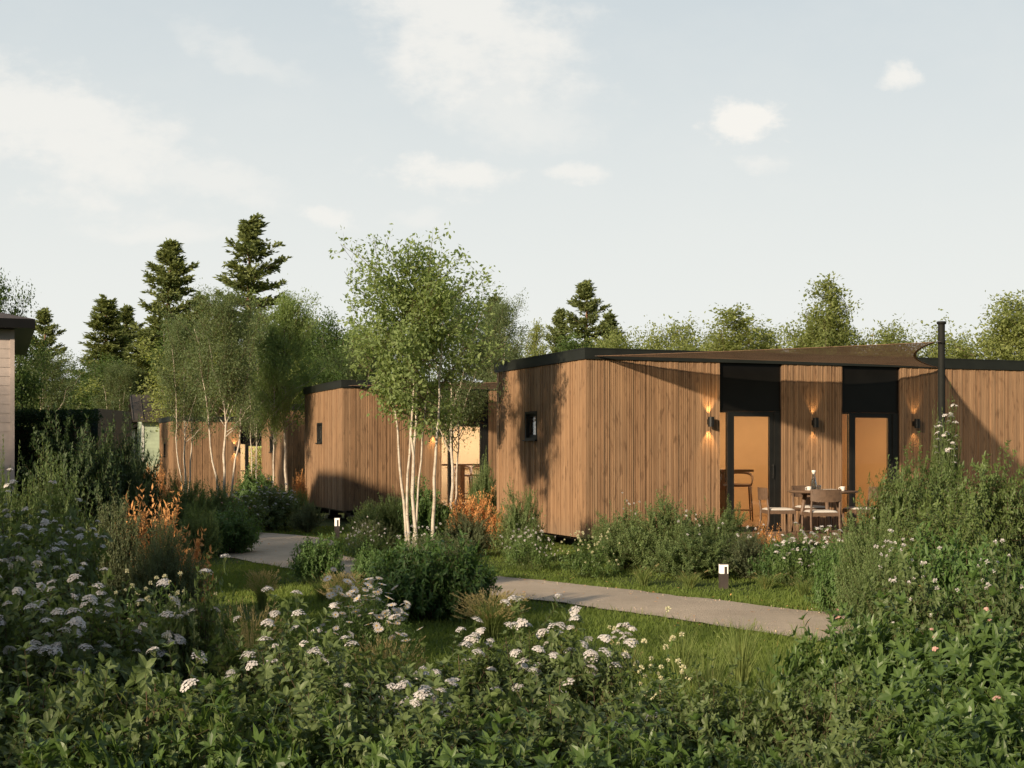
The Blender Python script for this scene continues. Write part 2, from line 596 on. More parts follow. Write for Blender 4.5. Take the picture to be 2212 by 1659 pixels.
# leaf templates: x = side, y = along, z = out of the face
T_FOLD = (np.array([(0, 0, 0), (0, .5, -.03), (0, 1, -.16), (-.24, .28, .05), (-.20, .66, .01), (.24, .28, .05), (.20, .66, .01)]),
          [np.array([(0, 1, 4, 3), (0, 5, 6, 1)]), np.array([(1, 2, 4), (1, 6, 2)])])
T_NARROW = (np.array([(0, 0, 0), (0, .5, -.02), (0, 1, -.14), (-.15, .28, .04), (-.12, .62, .01), (.15, .28, .04), (.12, .62, .01)]),
            [np.array([(0, 1, 4, 3), (0, 5, 6, 1)]), np.array([(1, 2, 4), (1, 6, 2)])])
T_MID = (T_NARROW[0] * np.array([1.35, 1, 1]), T_NARROW[1])
T_DIA = (np.array([(0, 0, 0), (.26, .45, .05), (0, 1, -.05), (-.26, .45, .05)]), [np.array([(0, 1, 2, 3)])])
T_SLIM = (np.array([(0, 0, 0), (.12, .45, .03), (0, 1, -.06), (-.12, .45, .03)]), [np.array([(0, 1, 2, 3)])])


def add_leaves(mb, P, D, N, size, tmpl, rng, mi=0, rnd=None):
    P = np.asarray(P, float); n = len(P)
    if n == 0:
        return
    D = nrm(np.asarray(D, float)); N = np.asarray(N, float)
    Sd = nrm(np.cross(D, N)); N = np.cross(Sd, D)
    V0, Fs = tmpl
    size = np.broadcast_to(np.asarray(size, float), (n,))[:, None, None]
    V = P[:, None, :] + size * (V0[None, :, 0:1] * Sd[:, None, :] + V0[None, :, 1:2] * D[:, None, :] + V0[None, :, 2:3] * N[:, None, :])
    m = len(V0)
    off = (np.arange(n) * m)[:, None, None]
    FF = [(f[None] + off).reshape(-1, f.shape[1]) for f in Fs]
    if rnd is None:
        rnd = rng.random(n)
    mb.add(V.reshape(-1, 3), FF, mi, np.repeat(rnd, m))


def bez(p0, p1, p2, n):
    t = np.linspace(0, 1, n)[:, None]
    return (1 - t) ** 2 * p0 + 2 * t * (1 - t) * p1 + t ** 2 * p2


def shrub_proto(name, seed, H, Rr, nst, leaf, spacing, tmpl, mat, stemmat, twigs=7, twl=(0.18, 0.34), pair=True, whorl=0.0,
                irregular=0.25, up=0.5, base=0.12, low=0.1, srad=0.008, updir=0.35):
    """many arching stems with twigs, leaves along them. returns foliage mesh, stem mesh, tip list"""
    rng = np.random.default_rng(seed)
    fo = MB(); st = MB(); tips = []
    LP, LD, LN = [], [], []
    # uneven outline: height factor by azimuth
    ph = rng.random(4) * 6.28
    for i in range(nst):
        a = rng.random() * 2 * np.pi
        q = np.sqrt(rng.random())
        hf = 1 - irregular * (0.5 + 0.3 * np.sin(2 * a + ph[0]) + 0.2 * np.sin(5 * a + ph[1])) - irregular * rng.random() * 0.8
        rad = Rr * q * (1 + 0.18 * np.sin(3 * a + ph[2]))
        top = np.array([rad * np.cos(a), rad * np.sin(a), H * np.sqrt(max(0.04, 1 - 0.8 * q * q)) * hf])
        if q > 0.75 and rng.random() < 0.6:
            top[2] *= rng.uniform(low * 2 + 0.15, 0.85)
        if rng.random() < 0.08:
            top[2] *= 1.12
        b0 = np.array([rad * base * np.cos(a), rad * base * np.sin(a), 0.0]) + rng.normal(0, 0.03, 3) * [1, 1, 0]
        mid = b0 * 0.6 + top * 0.4 + np.array([0, 0, H * 0.15 * up]) + rng.normal(0, 0.05, 3) * H
        pts = bez(b0, mid, top, 8)
        r = srad * (0.6 + 0.6 * rng.random())
        st.tube(pts, np.linspace(r, r * 0.35, 8), 4, 0)
        tips.append((top, nrm(top - mid)))
        branches = [pts[3:]]
        for k in range(twigs):
            f = 0.12 + 0.86 * rng.random() ** 0.7
            idx = f * 7
            i0 = int(idx); fr = idx - i0
            p = pts[i0] * (1 - fr) + pts[min(7, i0 + 1)] * fr
            out = np.array([p[0], p[1], 0]); out = out / (np.linalg.norm(out) + 1e-6)
            d = nrm(rng.normal(0, 0.6, 3) + out * 0.7 + np.array([0, 0, updir]))
            L = rng.uniform(*twl) * H
            e = p + d * L + np.array([0, 0, L * 0.15])
            if e[2] < 0.03:
                e[2] = 0.03
            tw = bez(p, p + d * L * 0.5 + np.array([0, 0, -0.02]), e, 5)
            st.tube(tw, np.linspace(r * 0.4, r * 0.2, 5), 3, 0, cap=False)
            branches.append(tw)
            if f > 0.75:
                tips.append((e, d))
        for br in branches:
            seg = np.linalg.norm(np.diff(br, axis=0), axis=1)
            Lt = seg.sum()
            m = max(2, int(Lt / spacing))
            s_ = np.linspace(0.05, 1, m) * Lt
            cs = np.concatenate([[0], np.cumsum(seg)])
            pp = np.stack([np.interp(s_, cs, br[:, c]) for c in range(3)], 1)
            td = nrm(np.gradient(br, axis=0))
            dd = nrm(np.stack([np.interp(s_, cs, td[:, c]) for c in range(3)], 1))
            ref = nrm(np.cross(dd, [0.13, 0.31, 0.94]))
            ref2 = np.cross(dd, ref)
            ang = np.arange(m) * (np.pi / 2 if pair else 2.4) + rng.random() * 6.28
            for s2 in ((0, np.pi) if pair else (0,)):
                aa = ang + s2 + rng.normal(0, 0.3, m)
                od = ref * np.cos(aa)[:, None] + ref2 * np.sin(aa)[:, None]
                ld = nrm(od + dd * rng.uniform(0.35, 0.9, m)[:, None] + np.array([0, 0, -0.05]))
                LP.append(pp); LD.append(ld)
                LN.append(nrm(dd * 0.8 + np.array([0, 0, 0.7]) + rng.normal(0, 0.35, (m, 3))))
            if whorl:
                nw = int(whorl)
                aa = np.arange(nw) * 6.283 / nw + rng.random()
                od = ref[-1] * np.cos(aa)[:, None] + ref2[-1] * np.sin(aa)[:, None]
                LP.append(np.repeat(pp[-1:], nw, 0)); LD.append(nrm(od + dd[-1] * 0.6))
                LN.append(nrm(np.repeat(dd[-1:], nw, 0) + rng.normal(0, 0.2, (nw, 3))))
    P = np.concatenate(LP); D = np.concatenate(LD); N = np.concatenate(LN)
    keep = P[:, 2] > 0.01
    P, D, N = P[keep], D[keep], N[keep]
    n = len(P)
    clump = 0.5 + 0.5 * np.sin(P[:, 0] * 9 + ph[0]) * np.sin(P[:, 1] * 8 + ph[1]) * np.sin(P[:, 2] * 7 + ph[2])
    add_leaves(fo, P, D, N, leaf * rng.uniform(0.6, 1.2, n), tmpl, rng, 0, np.clip(0.6 * rng.random(n) + 0.4 * clump, 0, 1))
    print(name, n, 'leaves')
    return dict(fol=fo.mesh('foliage', mat, False), st=st.mesh('stems', stemmat, True), tips=tips, H=H, R=Rr, kind=name)


# ------------------------------------------------------------------ flower head meshes
def petals(mb, c, d, r, npet, rng, w=0.5, cup=0.3, mi=0):
    d = nrm(np.asarray(d, float))
    a = nrm(np.cross(d, [0.3, 0.2, 0.93])); b = np.cross(d, a)
    th = np.arange(npet) * 2 * np.pi / npet + rng.random() * 6
    od = a * np.cos(th)[:, None] + b * np.sin(th)[:, None]
    D = od + d * cup
    T = (np.array([(0, 0, 0), (w, .6, .05), (0, 1, 0), (-w, .6, .05)]), [np.array([(0, 1, 2, 3)])])
    add_leaves(mb, np.repeat(np.asarray(c)[None], npet, 0), D, np.repeat(d[None], npet, 0), r, T, rng, mi)


def m_dome(seed, r=0.055, n=46, flat=0.5, fr=0.011, mat=L_PETAL):
    rng = np.random.default_rng(seed)
    mb = MB()
    for i in range(n):
        q = math.sqrt((i + 0.5) / n); a = i * 2.39996
        wob = 1 + 0.18 * math.sin(3 * a + seed)
        x, y = r * q * math.cos(a) * wob, r * q * math.sin(a) * wob
        z = r * flat * (1 - q * q) + rng.normal(0, 0.0035)
        petals(mb, (x, y, z), (x / r * 0.7, y / r * 0.7, 1), fr * rng.uniform(0.8, 1.3), 5, rng, 0.42, 0.25)
    for i in range(14):
        q = r * 0.75 * math.sqrt(rng.random()); a = rng.random() * 6.28
        mb.tube([(0, 0, -r * 1.0), (q * math.cos(a), q * math.sin(a), r * flat * 0.3)], 0.0012, 3, 1, cap=False)
    return mb.mesh('flower_cluster', [mat, M_GSTEM], False)


def m_pom(seed, r=0.02, mat=L_CREAM, n=34):
    rng = np.random.default_rng(seed)
    mb = MB()
    d = nrm(rng.normal(0, 1, (n, 3)) + [0, 0, 0.5])
    add_leaves(mb, d * r * 0.15, d, rng.normal(0, 1, (n, 3)), r, (np.array([(0, 0, 0), (.22, .6, 0), (0, 1, 0), (-.22, .6, 0)]), [np.array([(0, 1, 2, 3)])]), rng)
    mb.tube([(0, 0, -0.09), (0, 0, 0)], 0.0015, 3, 1, cap=False)
    return mb.mesh('flower_head', [mat, M_GSTEM], False)


def m_daisy(seed, r=0.038, mat=L_PETAL):
    rng = np.random.default_rng(seed)
    mb = MB()
    petals(mb, (0, 0, 0), (0.1, -0.2, 1), r, 12, rng, 0.17, 0.1)
    mb.lathe([(0.0, 0.004), (r * 0.18, 0.004), (r * 0.24, 0.0), (0.001, -0.002)], 8, 2)
    mb.tube([(0, 0, -0.1), (0, 0, 0)], 0.0014, 3, 1, cap=False)
    return mb.mesh('daisy', [mat, M_GSTEM, M_YELL], False)


F_DOME = [m_dome(s, 0.040, 44, 0.55, 0.009) for s in (1, 2, 3)]
F_SDOME = [m_dome(s, 0.036, 26, 0.5, 0.011) for s in (4, 5)]
F_POM = [m_pom(s) for s in (1, 2)]
F_WPOM = [m_pom(s, 0.021, L_PETAL, 26) for s in (3, 4)]
F_DAISY = [m_daisy(s) for s in (1, 2, 3)]
F_PINK = [m_dome(9, 0.022, 9, 0.8, 0.013, L_PINK)]
FLOWERS = dict(dome=F_DOME, sdome=F_SDOME, pom=F_POM, wpom=F_WPOM, daisy=F_DAISY, pink=F_PINK)
FNAME = dict(dome='flower_cluster', sdome='flower_cluster', pom='flower_head', wpom='flower_head', daisy='daisy', pink='flower_head')

# ------------------------------------------------------------------ ground and path
ys = np.concatenate([np.arange(-60, 0, 6), np.arange(0, 40, 0.5), np.arange(40, 100, 4), np.arange(100, 1201, 100)])
xs = np.concatenate([np.arange(-900, -60, 105), np.arange(-60, -14, 4), np.arange(-14, 14, 0.5), np.arange(14, 60, 4), np.arange(60, 901, 105)])
XX, YY = np.meshgrid(xs, ys)
rg = np.random.default_rng(5)
bumps = 0.02 * np.sin(XX * 1.3 + 2 * np.sin(YY * 0.4)) * np.sin(YY * 0.9 + 1) * (np.abs(XX) < 15)
ZZ = ground(XX, YY) + bumps - 0.02
gm = MB()
ny, nx = XX.shape
ii = (np.arange(ny - 1)[:, None] * nx + np.arange(nx - 1)[None]).ravel()
gm.add(np.stack([XX.ravel(), YY.ravel(), ZZ.ravel()], 1), np.stack([ii, ii + 1, ii + nx + 1, ii + nx], 1))
structure(gm.build('ground', M_GROUND, smooth=True))

PATHC = np.array([(9.5, 7.2), (6.6, 9.7), (4.2, 12.2), (2.35, 14.35), (0.95, 16.1), (-0.75, 18.0), (-2.6, 20.2), (-4.1, 22.9),
                  (-4.7, 25.4), (-6.2, 27.2), (-9.5, 28.4), (-14, 29.0)])
PATHW = np.array([0.95, 0.95, 0.92, 0.88, 0.82, 0.78, 0.8, 0.95, 1.3, 1.4, 1.2, 1.1])


def catmull(P, n):
    P = np.asarray(P, float)
    Q = np.vstack([2 * P[0] - P[1], P, 2 * P[-1] - P[-2]])
    o = []
    for i in range(len(P) - 1):
        t = np.linspace(0, 1, n, endpoint=False)[:, None]
        a, b, c, d = Q[i:i + 4]
        o.append(0.5 * (2 * b + (c - a) * t + (2 * a - 5 * b + 4 * c - d) * t ** 2 + (3 * b - a - 3 * c + d) * t ** 3))
    o.append(P[-1:])
    return np.vstack(o)


pc = catmull(np.column_stack([PATHC, PATHW]), 24)
pt = nrm(np.gradient(pc[:, :2], axis=0))
pn = np.stack([-pt[:, 1], pt[:, 0]], 1)
wob1 = np.convolve(rg.normal(0, 0.07, len(pc) + 8), np.ones(9) / 9 * 2, 'valid')
wob2 = np.convolve(rg.normal(0, 0.07, len(pc) + 8), np.ones(9) / 9 * 2, 'valid')
cols = np.linspace(-1, 1, 9)
PV = []
for i, (x, y, wd) in enumerate(pc):
    for c in cols:
        hw = wd + (wob1[i] if c > 0 else wob2[i]) * abs(c)
        px_, py_ = x + pn[i, 0] * hw * c, y + pn[i, 1] * hw * c
        PV.append((px_, py_, G(px_, py_) + 0.03 - 0.02 * c * c))
pm = MB()
kk = len(cols)
ii = (np.arange(len(pc) - 1)[:, None] * kk + np.arange(kk - 1)[None]).ravel()
pm.add(PV, np.stack([ii, ii + 1, ii + kk + 1, ii + kk], 1))
structure(pm.build('path', M_PATH, smooth=True))


def pathdist(x, y):
    """distance outside the path edge (negative: on it)"""
    best = np.full(x.shape, 1e9)
    for i in range(0, len(pc), 2):
        d = np.hypot(x - pc[i, 0], y - pc[i, 1]) - pc[i, 2]
        best = np.minimum(best, d)
    return best


rg = np.random.default_rng(8)
pbm = MB()
for q in range(1500):
    i = rg.integers(0, len(pc) * 3 // 4); c_ = rg.uniform(-1, 1) * 1.02
    c_ *= 0.93
    x_, y_ = pc[i, 0] + pn[i, 0] * pc[i, 2] * c_ + rg.normal(0, .05), pc[i, 1] + pn[i, 1] * pc[i, 2] * c_ + rg.normal(0, .05)
    a_ = 0.004 + 0.007 * rg.random() ** 3; z_ = G(x_, y_) + 0.02
    pbm.lathe([(0.0001, a_ * 0.8), (a_ * 0.75, a_ * 0.6), (a_, 0.0), (a_ * 0.8, -a_)], 5, 0, (x_, y_, z_ + a_ * .3))
o = pbm.build('pebbles', M_PATH)
o['kind'] = 'stuff'; o['label'] = 'loose grit and small stones on the gravel path'; o['category'] = 'pebbles'

flm = MB()
n = 420
i = rg.integers(0, len(pc) - 30, n); c_ = rg.uniform(-1.6, 1.6, n)
x_ = pc[i, 0] + pn[i, 0] * pc[i, 2] * c_; y_ = pc[i, 1] + pn[i, 1] * pc[i, 2] * c_
add_leaves(flm, np.stack([x_, y_, ground(x_, y_) + 0.036], 1), np.column_stack([rg.normal(0, 1, (n, 2)), rg.normal(0, .1, n)]), np.tile([0, 0, 1.0], (n, 1)) + rg.normal(0, .25, (n, 3)), rg.uniform(.02, .05, n), T_DIA, rg)
o = flm.build('fallen_leaves', L_ORANGE)
o['kind'] = 'stuff'; o['label'] = 'few fallen brown leaves scattered over path and lawn'; o['category'] = 'leaves'

# lawn: blades of real grass where the lawn can be seen
rg = np.random.default_rng(11)


def lawn():
    mb = MB()
    N = 900000
    y = 7.5 + (31 - 7.5) * rg.random(N) ** 1.25
    x = rg.uniform(-0.40, 0.40, N) * y
    pd = pathdist(x, y)
    # mown and rough patches
    pat = 0.5 + 0.5 * np.sin(x * 1.1 + 1.7 * np.sin(y * 0.7)) * np.sin(y * 0.9 + x * 0.4)
    prob = np.clip(12.0 / y, 0.2, 1.0) * (0.75 + 0.25 * pat)
    prob = np.where(pd < 0, np.where(pd > -0.10, 0.30, 0.004), prob)
    keep = rg.random(N) < prob
    x, y, pd, pat = x[keep], y[keep], pd[keep], pat[keep]
    n = len(x)
    h = (0.020 + 0.022 * pat + 0.05 * (rg.random(n) ** 7)) * rg.uniform(0.6, 1.3, n)
    h = np.where((pd > 0) & (pd < 0.12), h * 1.25, h)
    rough = np.clip((11.8 - y) / 2.0, 0, 1) * np.clip(pd / 0.8, 0, 1)
    h = h * (1 + 1.1 * rough)
    h = np.where(pd < 0, h * 0.6, h)
    w_ = 0.0035 + 0.00028 * y
    th = rg.random(n) * 6.28
    lean = rg.normal(0, 0.45, (n, 2)) * h[:, None] + np.array([0.1, 0.05]) * h[:, None]
    z = ground(x, y) - 0.02
    base = np.stack([x, y, z], 1)
    sx = np.stack([np.cos(th) * w_, np.sin(th) * w_, np.zeros(n)], 1)
    tip = base + np.column_stack([lean, h])
    V = np.stack([base - sx, base + sx, tip], 1).reshape(-1, 3)
    F = np.arange(n * 3).reshape(n, 3)
    p2 = 0.5 + 0.5 * np.sin(x * 4.1 + 2 * np.sin(y * 2.3)) * np.sin(y * 3.7 + x * 1.3)
    rnd = np.clip(0.10 + 0.35 * pat + 0.3 * p2 + rg.normal(0, 0.2, n), 0, 1)
    mb.add(V, F, 0, np.repeat(rnd, 3))
    o = mb.build('grass', L_GRASS)
    o['kind'] = 'stuff'
    o['label'] = 'short green lawn grass on both sides of the path'
    o['category'] = 'grass'
    print('blades', n)


lawn()

# ------------------------------------------------------------------ cabins
ROT = math.atan2(0.359, 0.933)
ZB, ZT = 0.30, 3.25
SMPROB = 1.0


def battens(mb, a0, a1, z0, z1, rng, axis='x', off=0.0, out=-1):
    """vertical battens of random width on a backing board; axis x: along local x at y=off; axis y: along local y at x=off"""
    p = a0
    while p < a1 - 0.006:
        wd = rng.choice([0.020, 0.026, 0.030, 0.042])
        e = min(a1, p + wd)
        th = rng.choice([0.018, 0.024, 0.030])
        r = rng.random() ** 1.3
        if axis == 'x':
            mb.box(p, e, off - th, off, z0, z1, 0, r)
        else:
            mb.box(off - th, off, p, e, z0, z1, 0, r)
        p = e + 0.011


def make_cabin(L, W=4.2, lampw=1.0, ceil=1.0, lit=True):
    rng = random.Random(7)
    root = empty('cabin', '', 'cabin')
    opens = [(2.49, 3.73), (4.98, 6.22)]
    # front cladding
    segs = []
    p = 0.0
    for a, b in opens:
        segs.append((p, a)); p = b
    segs.append((p, L))
    fw = MB()
    for a, b in segs:
        fw.box(a + (0.0 if a else 0.005), b, 0.0, 0.10, ZB, ZT, 1, 0.9)
        battens(fw, a + 0.004, b - 0.003, ZB - 0.012, ZT - 0.002, rng, 'x', 0.0)
    fw.build('front_cladding', [M_WOOD, M_WOODB], root)
    ew = MB()
    wa, wb, wz0, wz1 = 2.12, 2.70, 1.93, 2.45
    for (a, b, z0, z1) in ((0.0, wa, ZB, ZT), (wb, W, ZB, ZT), (wa, wb, ZB, wz0), (wa, wb, wz1, ZT)):
        ew.box(0.0, 0.10, a + 0.11 * (a == 0), b, z0 + 0.001, z1 - 0.001, 1, 0.9)
    for (a, b, z0, z1) in ((-0.02, wa, ZB - 0.012, ZT - 0.004), (wb, W, ZB - 0.012, ZT - 0.004), (wa, wb, ZB - 0.012, wz0), (wa, wb, wz1, ZT - 0.004)):
        battens(ew, a + 0.003, b, z0, z1, rng, 'y', -0.0005)
    ew.build('end_cladding', [M_WOOD, M_WOODB], root)
    bw = MB()
    bw.box(0.10, L, W - 0.1, W, ZB, ZT)
    bw.box(L - 0.1, L - 0.001, 0.10, W - 0.1, ZB, ZT)
    bw.build('rear_wall', M_WOOD, root)
    # roof and fascia
    rf = MB()
    rf.box(-0.02, L + 0.02, -0.02, W + 0.02, ZT + 0.02, ZT + 0.16)
    rf.build('roof', M_ROOF, root)
    fa = MB()
    fa.box(-0.055, L + 0.05, -0.055, -0.022, ZT, ZT + 0.185)
    fa.box(-0.055, -0.022, -0.022, W + 0.05, ZT, ZT + 0.185)
    fa.box(-0.06, L + 0.05, -0.062, -0.055, ZT + 0.165, ZT + 0.187)
    fa.box(-0.062, -0.055, -0.06, W + 0.05, ZT + 0.165, ZT + 0.186)
    fa.build('fascia', M_FASCIA, root)
    # chassis below
    ch = MB()
    ch.box(0.12, L - 0.1, 0.12, W - 0.12, ZB - 0.07, ZB - 0.002)
    ch.box(0.3, L - 0.3, 0.45, 0.57, 0.16, ZB - 0.071)
    ch.box(0.3, L - 0.3, W - 0.6, W - 0.48, 0.16, ZB - 0.071)
    ch.box(0.9, L - 0.9, 0.7, W - 0.7, -0.5, ZB - 0.072)
    ch.build('chassis', M_BLACK, root)
    for lx in (0.55, L * 0.5, L - 0.6):
        for ly in (0.30, W - 0.55):
            lg = MB(); lg.box(lx, lx + 0.22, ly, ly + 0.14, -0.5, ZB - 0.0725); lg.box(lx - 0.08, lx + 0.30, ly - 0.07, ly + 0.21, -0.48, 0.02)
            lg.build('support_leg', M_BLACK, root)
    # room
    it = MB()
    it.box(0.101, L - 0.101, W - 0.13, W - 0.101, 0.385, 2.95)
    it.box(0.101, 0.13, 0.13, wa, 0.385, 2.95); it.box(0.101, 0.13, wb, W - 0.131, 0.385, 2.95)
    it.box(0.101, 0.13, wa, wb, 0.385, wz0); it.box(0.101, 0.13, wa, wb, wz1, 2.95)
    it.box(7.9, 7.98, 0.13, W - 0.131, 0.385, 2.95)
    for a, b in segs:
        it.box(max(a, 0.131), min(b, 7.89), 0.101, 0.129, 0.385, 2.95)
    it.box(0.101, L - 0.101, 0.101, W - 0.101, 2.952, 3.0)
    it.build('interior_wall', M_INT, root)
    fl = MB(); fl.box(0.101, L - 0.101, 0.05, W - 0.101, ZB + 0.001, 0.384); fl.build('interior_floor', M_INTF, root)
    cl = MB(); cl.lathe([(0.0, -0.06), (0.20, -0.06), (0.21, -0.03), (0.21, 0.0)], 20)
    for lx in (3.2, 5.8):
        o = cl.build('ceiling_lamp', M_CEIL, root, loc=(lx, 2.3, 2.95))
        ld = bpy.data.lights.new('ceiling_light', 'AREA'); ld.shape = 'RECTANGLE'; ld.size = 2.2; ld.size_y = 2.2
        ld.energy = 75 * ceil; ld.color = (1.0, 0.66, 0.36) if ceil < 1 else (1.0, 0.92, 0.78)
        lo = obj('ceiling_light', ld, root, (lx, 2.3, 2.86))
    # end window
    wf = MB(); e = 0.045
    for (y0, y1, z0, z1) in ((wa, wa + e, wz0, wz1), (wb - e, wb, wz0, wz1), (wa + e, wb - e, wz0, wz0 + e), (wa + e, wb - e, wz1 - e, wz1)):
        wf.box(-0.028, 0.135, y0, y1, z0, z1)
    wf.box(0.03, 0.07, wa + e, wa + e + 0.05, wz0 + e, wz1 - e); wf.box(0.03, 0.07, wb - e - 0.05, wb - e, wz0 + e, wz1 - e)
    wf.box(0.03, 0.07, wa + e + .05, wb - e - .05, wz0 + e, wz0 + e + .05); wf.box(0.03, 0.07, wa + e + .05, wb - e - .05, wz1 - e - .05, wz1 - e)
    win = wf.build('window', M_BLACK, root)
    sl = MB(); sl.box(-0.07, -0.029, wa - 0.02, wb + 0.02, wz0 - 0.02, wz0 + 0.005); sl.build('sill', M_BLACK, win)
    pn_ = MB(); pn_.box(0.045, 0.05, wa + .095, wb - .095, wz0 + .095, wz1 - .095); pn_.build('pane', M_GLASS, win)
    # doors
    for a, b in opens:
        tp = MB(); tp.box(a + 0.002, b - 0.002, 0.035, 0.10, 2.446, ZT - 0.003)
        tp.box(a + 0.002, b - 0.002, 0.020, 0.0345, 2.42, 2.462)
        tp.build('transom_panel', M_PANEL, root)
        dm = MB()
        y0, y1 = 0.03, 0.10
        dm.box(a + 0.002, b - 0.002, y0 + .002, y1, 2.395, 2.4195)              # head
        dm.box(a + 0.19, a + 0.245, y0, y1 + .01, 0.37, 2.394)                  # mullion
        dm.box(a + 0.246, a + 0.32, y0 + .012, y1 - .005, 0.37, 2.394)          # door stile
        dm.box(a + 0.321, b - 0.21, y0 + .012, y1 - .005, 2.33, 2.394)
        dm.box(b - 0.209, b - 0.125, y0 + .012, y1 - .005, 0.37, 2.394)
        dm.box(b - 0.124, b - 0.002, y0 - .012, y1 + .01, 0.37, 2.394)
        dm.box(a + 0.321, b - 0.21, y0 + .012, y1 - .005, 0.372, 0.42)
        dm.box(a + 0.002, b - 0.002, -0.02, y1, 0.312, 0.368)                   # threshold
        dm.box(a + 0.002, a + 0.012, y0, y1, 0.37, 2.394)
        dr = dm.build('glass_door', M_BLACK, root)
        pn_ = MB(); pn_.box(a + 0.321, b - 0.21, 0.06, 0.066, 0.421, 2.329); pn_.build('door_pane', M_GLASS, dr)
        pn_ = MB(); pn_.box(a + 0.0125, a + 0.189, 0.06, 0.066, 0.37, 2.394); pn_.build('side_pane', M_GLASS, dr)
        hd = MB(); hd.tube([(b - 0.167, y0 - 0.04, 1.25), (b - 0.167, y0 - 0.04, 1.5)], 0.011, 8); hd.box(b - .175, b - .159, y0 - .04, y0 + .012, 1.27, 1.285)
        hd.box(b - .175, b - .159, y0 - .04, y0 + .012, 1.465, 1.48); hd.build('handle', M_BLACK, dr)
    # wall lamps: open cylinders, light up and down
    for lx in (2.27, 4.36, 6.52):
        lm = MB()
        lm.lathe([(0.046, -0.085), (0.05, -0.085), (0.05, 0.085), (0.046, 0.085), (0.046, -0.084)], 24)
        lm.lathe([(0.001, 0.006), (0.0455, 0.006), (0.0455, -0.006), (0.001, -0.006)], 24)
        lm.box(-0.03, 0.03, 0.046, 0.095 + 0.026, -0.045, 0.045)
        lamp = lm.build('wall_lamp', M_BLACK, root, False, (lx, -0.118, 2.23))
        for sgn in (1, -1):
            bl = MB(); bl.lathe([(0.001, 0.012), (0.02, 0.011), (0.026, 0.0)], 14)
            bo = bl.build('bulb', M_BULB, lamp, True, (0, 0, 0.012 * sgn))
            if sgn < 0:
                bo.rotation_euler = (math.pi, 0, 0)
            ld = bpy.data.lights.new('lamp_light', 'SPOT')
            ld.energy = (20.0 if lx < 3 else 6.5) * lampw; ld.color = (1.0, 0.60, 0.25); ld.spot_size = R(62); ld.spot_blend = 0.7
            ld.shadow_soft_size = 0.012
            lo = obj('lamp_light', ld, lamp, (0, 0.012, 0.06 * sgn))
            lo.rotation_euler = (R(180 - 8) if sgn > 0 else R(8), 0, 0)
    return root


CAB = [((1.23, 22.2, 0.0), 13.0, 1.0, 0.57, 'nearest larch clad cabin, with the brown shade sail and terrace'),
       ((-4.07, 32.4, 0.0), 13.0, 1.2, 1.25, 'second larch clad cabin, standing behind the white birch stems'),
       ((-7.02, 42.0, -0.25), 9.0, 1.0, 1.2, 'larch clad cabin half hidden behind slim trees, third in the row'),
       ((-12.6, 50.0, -0.43), 9.0, 1.0, 1.5, 'farthest larch clad cabin, beside the pale green shed')]
cabins = []
for i, (loc, L, lw, cw, lab) in enumerate(CAB):
    c = make_cabin(L, lampw=lw, ceil=cw)
    c.location = loc
    c.rotation_euler = (0, 0, ROT)
    c['label'] = lab
    c['group'] = 'larch clad cabins in a staggered row'
    cabins.append(c)


def cab(i, t, s, z=0.0):
    """cabin-local point to world"""
    c = CAB[i][0]
    return (c[0] + math.cos(ROT) * t - math.sin(ROT) * s, c[1] + math.sin(ROT) * t + math.cos(ROT) * s, c[2] + z)


# ------------------------------------------------------------------ shade sails and poles
def make_sail(lab, ci, P1, P2, P3, k=0.085):
    A, B, Cc = [np.array(p, float) for p in (P1, P2, P3)]
    n = 40
    idx = {}; V = []; F = []
    for i in range(n + 1):
        for j in range(n + 1 - i):
            b, c = i / n, j / n
            a = 1 - b - c
            p = a * A + b * B + c * Cc
            p = p + k * 0.2 * 4 * a * b * (1 - c) * (Cc - (A + B) / 2) + k * 0.74 * 4 * b * c * (1 - a) * (A - (B + Cc) / 2) + k * 4 * a * c * (1 - b) * (B - (A + Cc) / 2)
            p = p + np.array([0, 0, -0.10 * 27 * a * b * c * 0.6])
            idx[(i, j)] = len(V); V.append(p)
    tri = []
    for i in range(n):
        for j in range(n - i):
            tri.append((idx[(i, j)], idx[(i + 1, j)], idx[(i, j + 1)]))
            if j < n - i - 1:
                tri.append((idx[(i + 1, j)], idx[(i + 1, j + 1)], idx[(i, j + 1)]))
    root = empty('shade_sail', lab, 'shade sail', tuple(A))
    mb = MB(); Vn = np.array(V) - A
    mb.add(Vn, np.array(tri))
    mb.build('sail_cloth', M_SAIL, root, True)
    edges = [[idx[(i, 0)] for i in range(n + 1)], [idx[(0, j)] for j in range(n + 1)], [idx[(i, n - i)] for i in range(n + 1)]]
    he = MB()
    for e in edges:
        P = Vn[e]
        cen = Vn.mean(0)
        inw = nrm(cen - P); inw -= (inw * nrm(np.gradient(P, axis=0))).sum(1)[:, None] * nrm(np.gradient(P, axis=0)); inw = nrm(inw)
        lo = np.concatenate([P + [0, 0, .003], P + inw * 0.04 + [0, 0, .003], P + inw * 0.04 - [0, 0, .003], P - [0, 0, .003]])
        m = len(P); q = np.arange(m - 1)
        fs = [np.stack([q + r * m, q + 1 + r * m, q + 1 + ((r + 1) % 4) * m, q + ((r + 1) % 4) * m], 1) for r in range(4)]
        he.add(lo, np.concatenate(fs))
    he.build('hem', M_HEM, root)
    for p in (A, B, Cc):
        rn = MB()
        d = nrm(p - (A + B + Cc) / 3)
        rn.tube([p - A - d * 0.03, p - A + d * 0.09], 0.008, 6)
        rn.build('corner_ring', M_GREYMET, root)
    return root


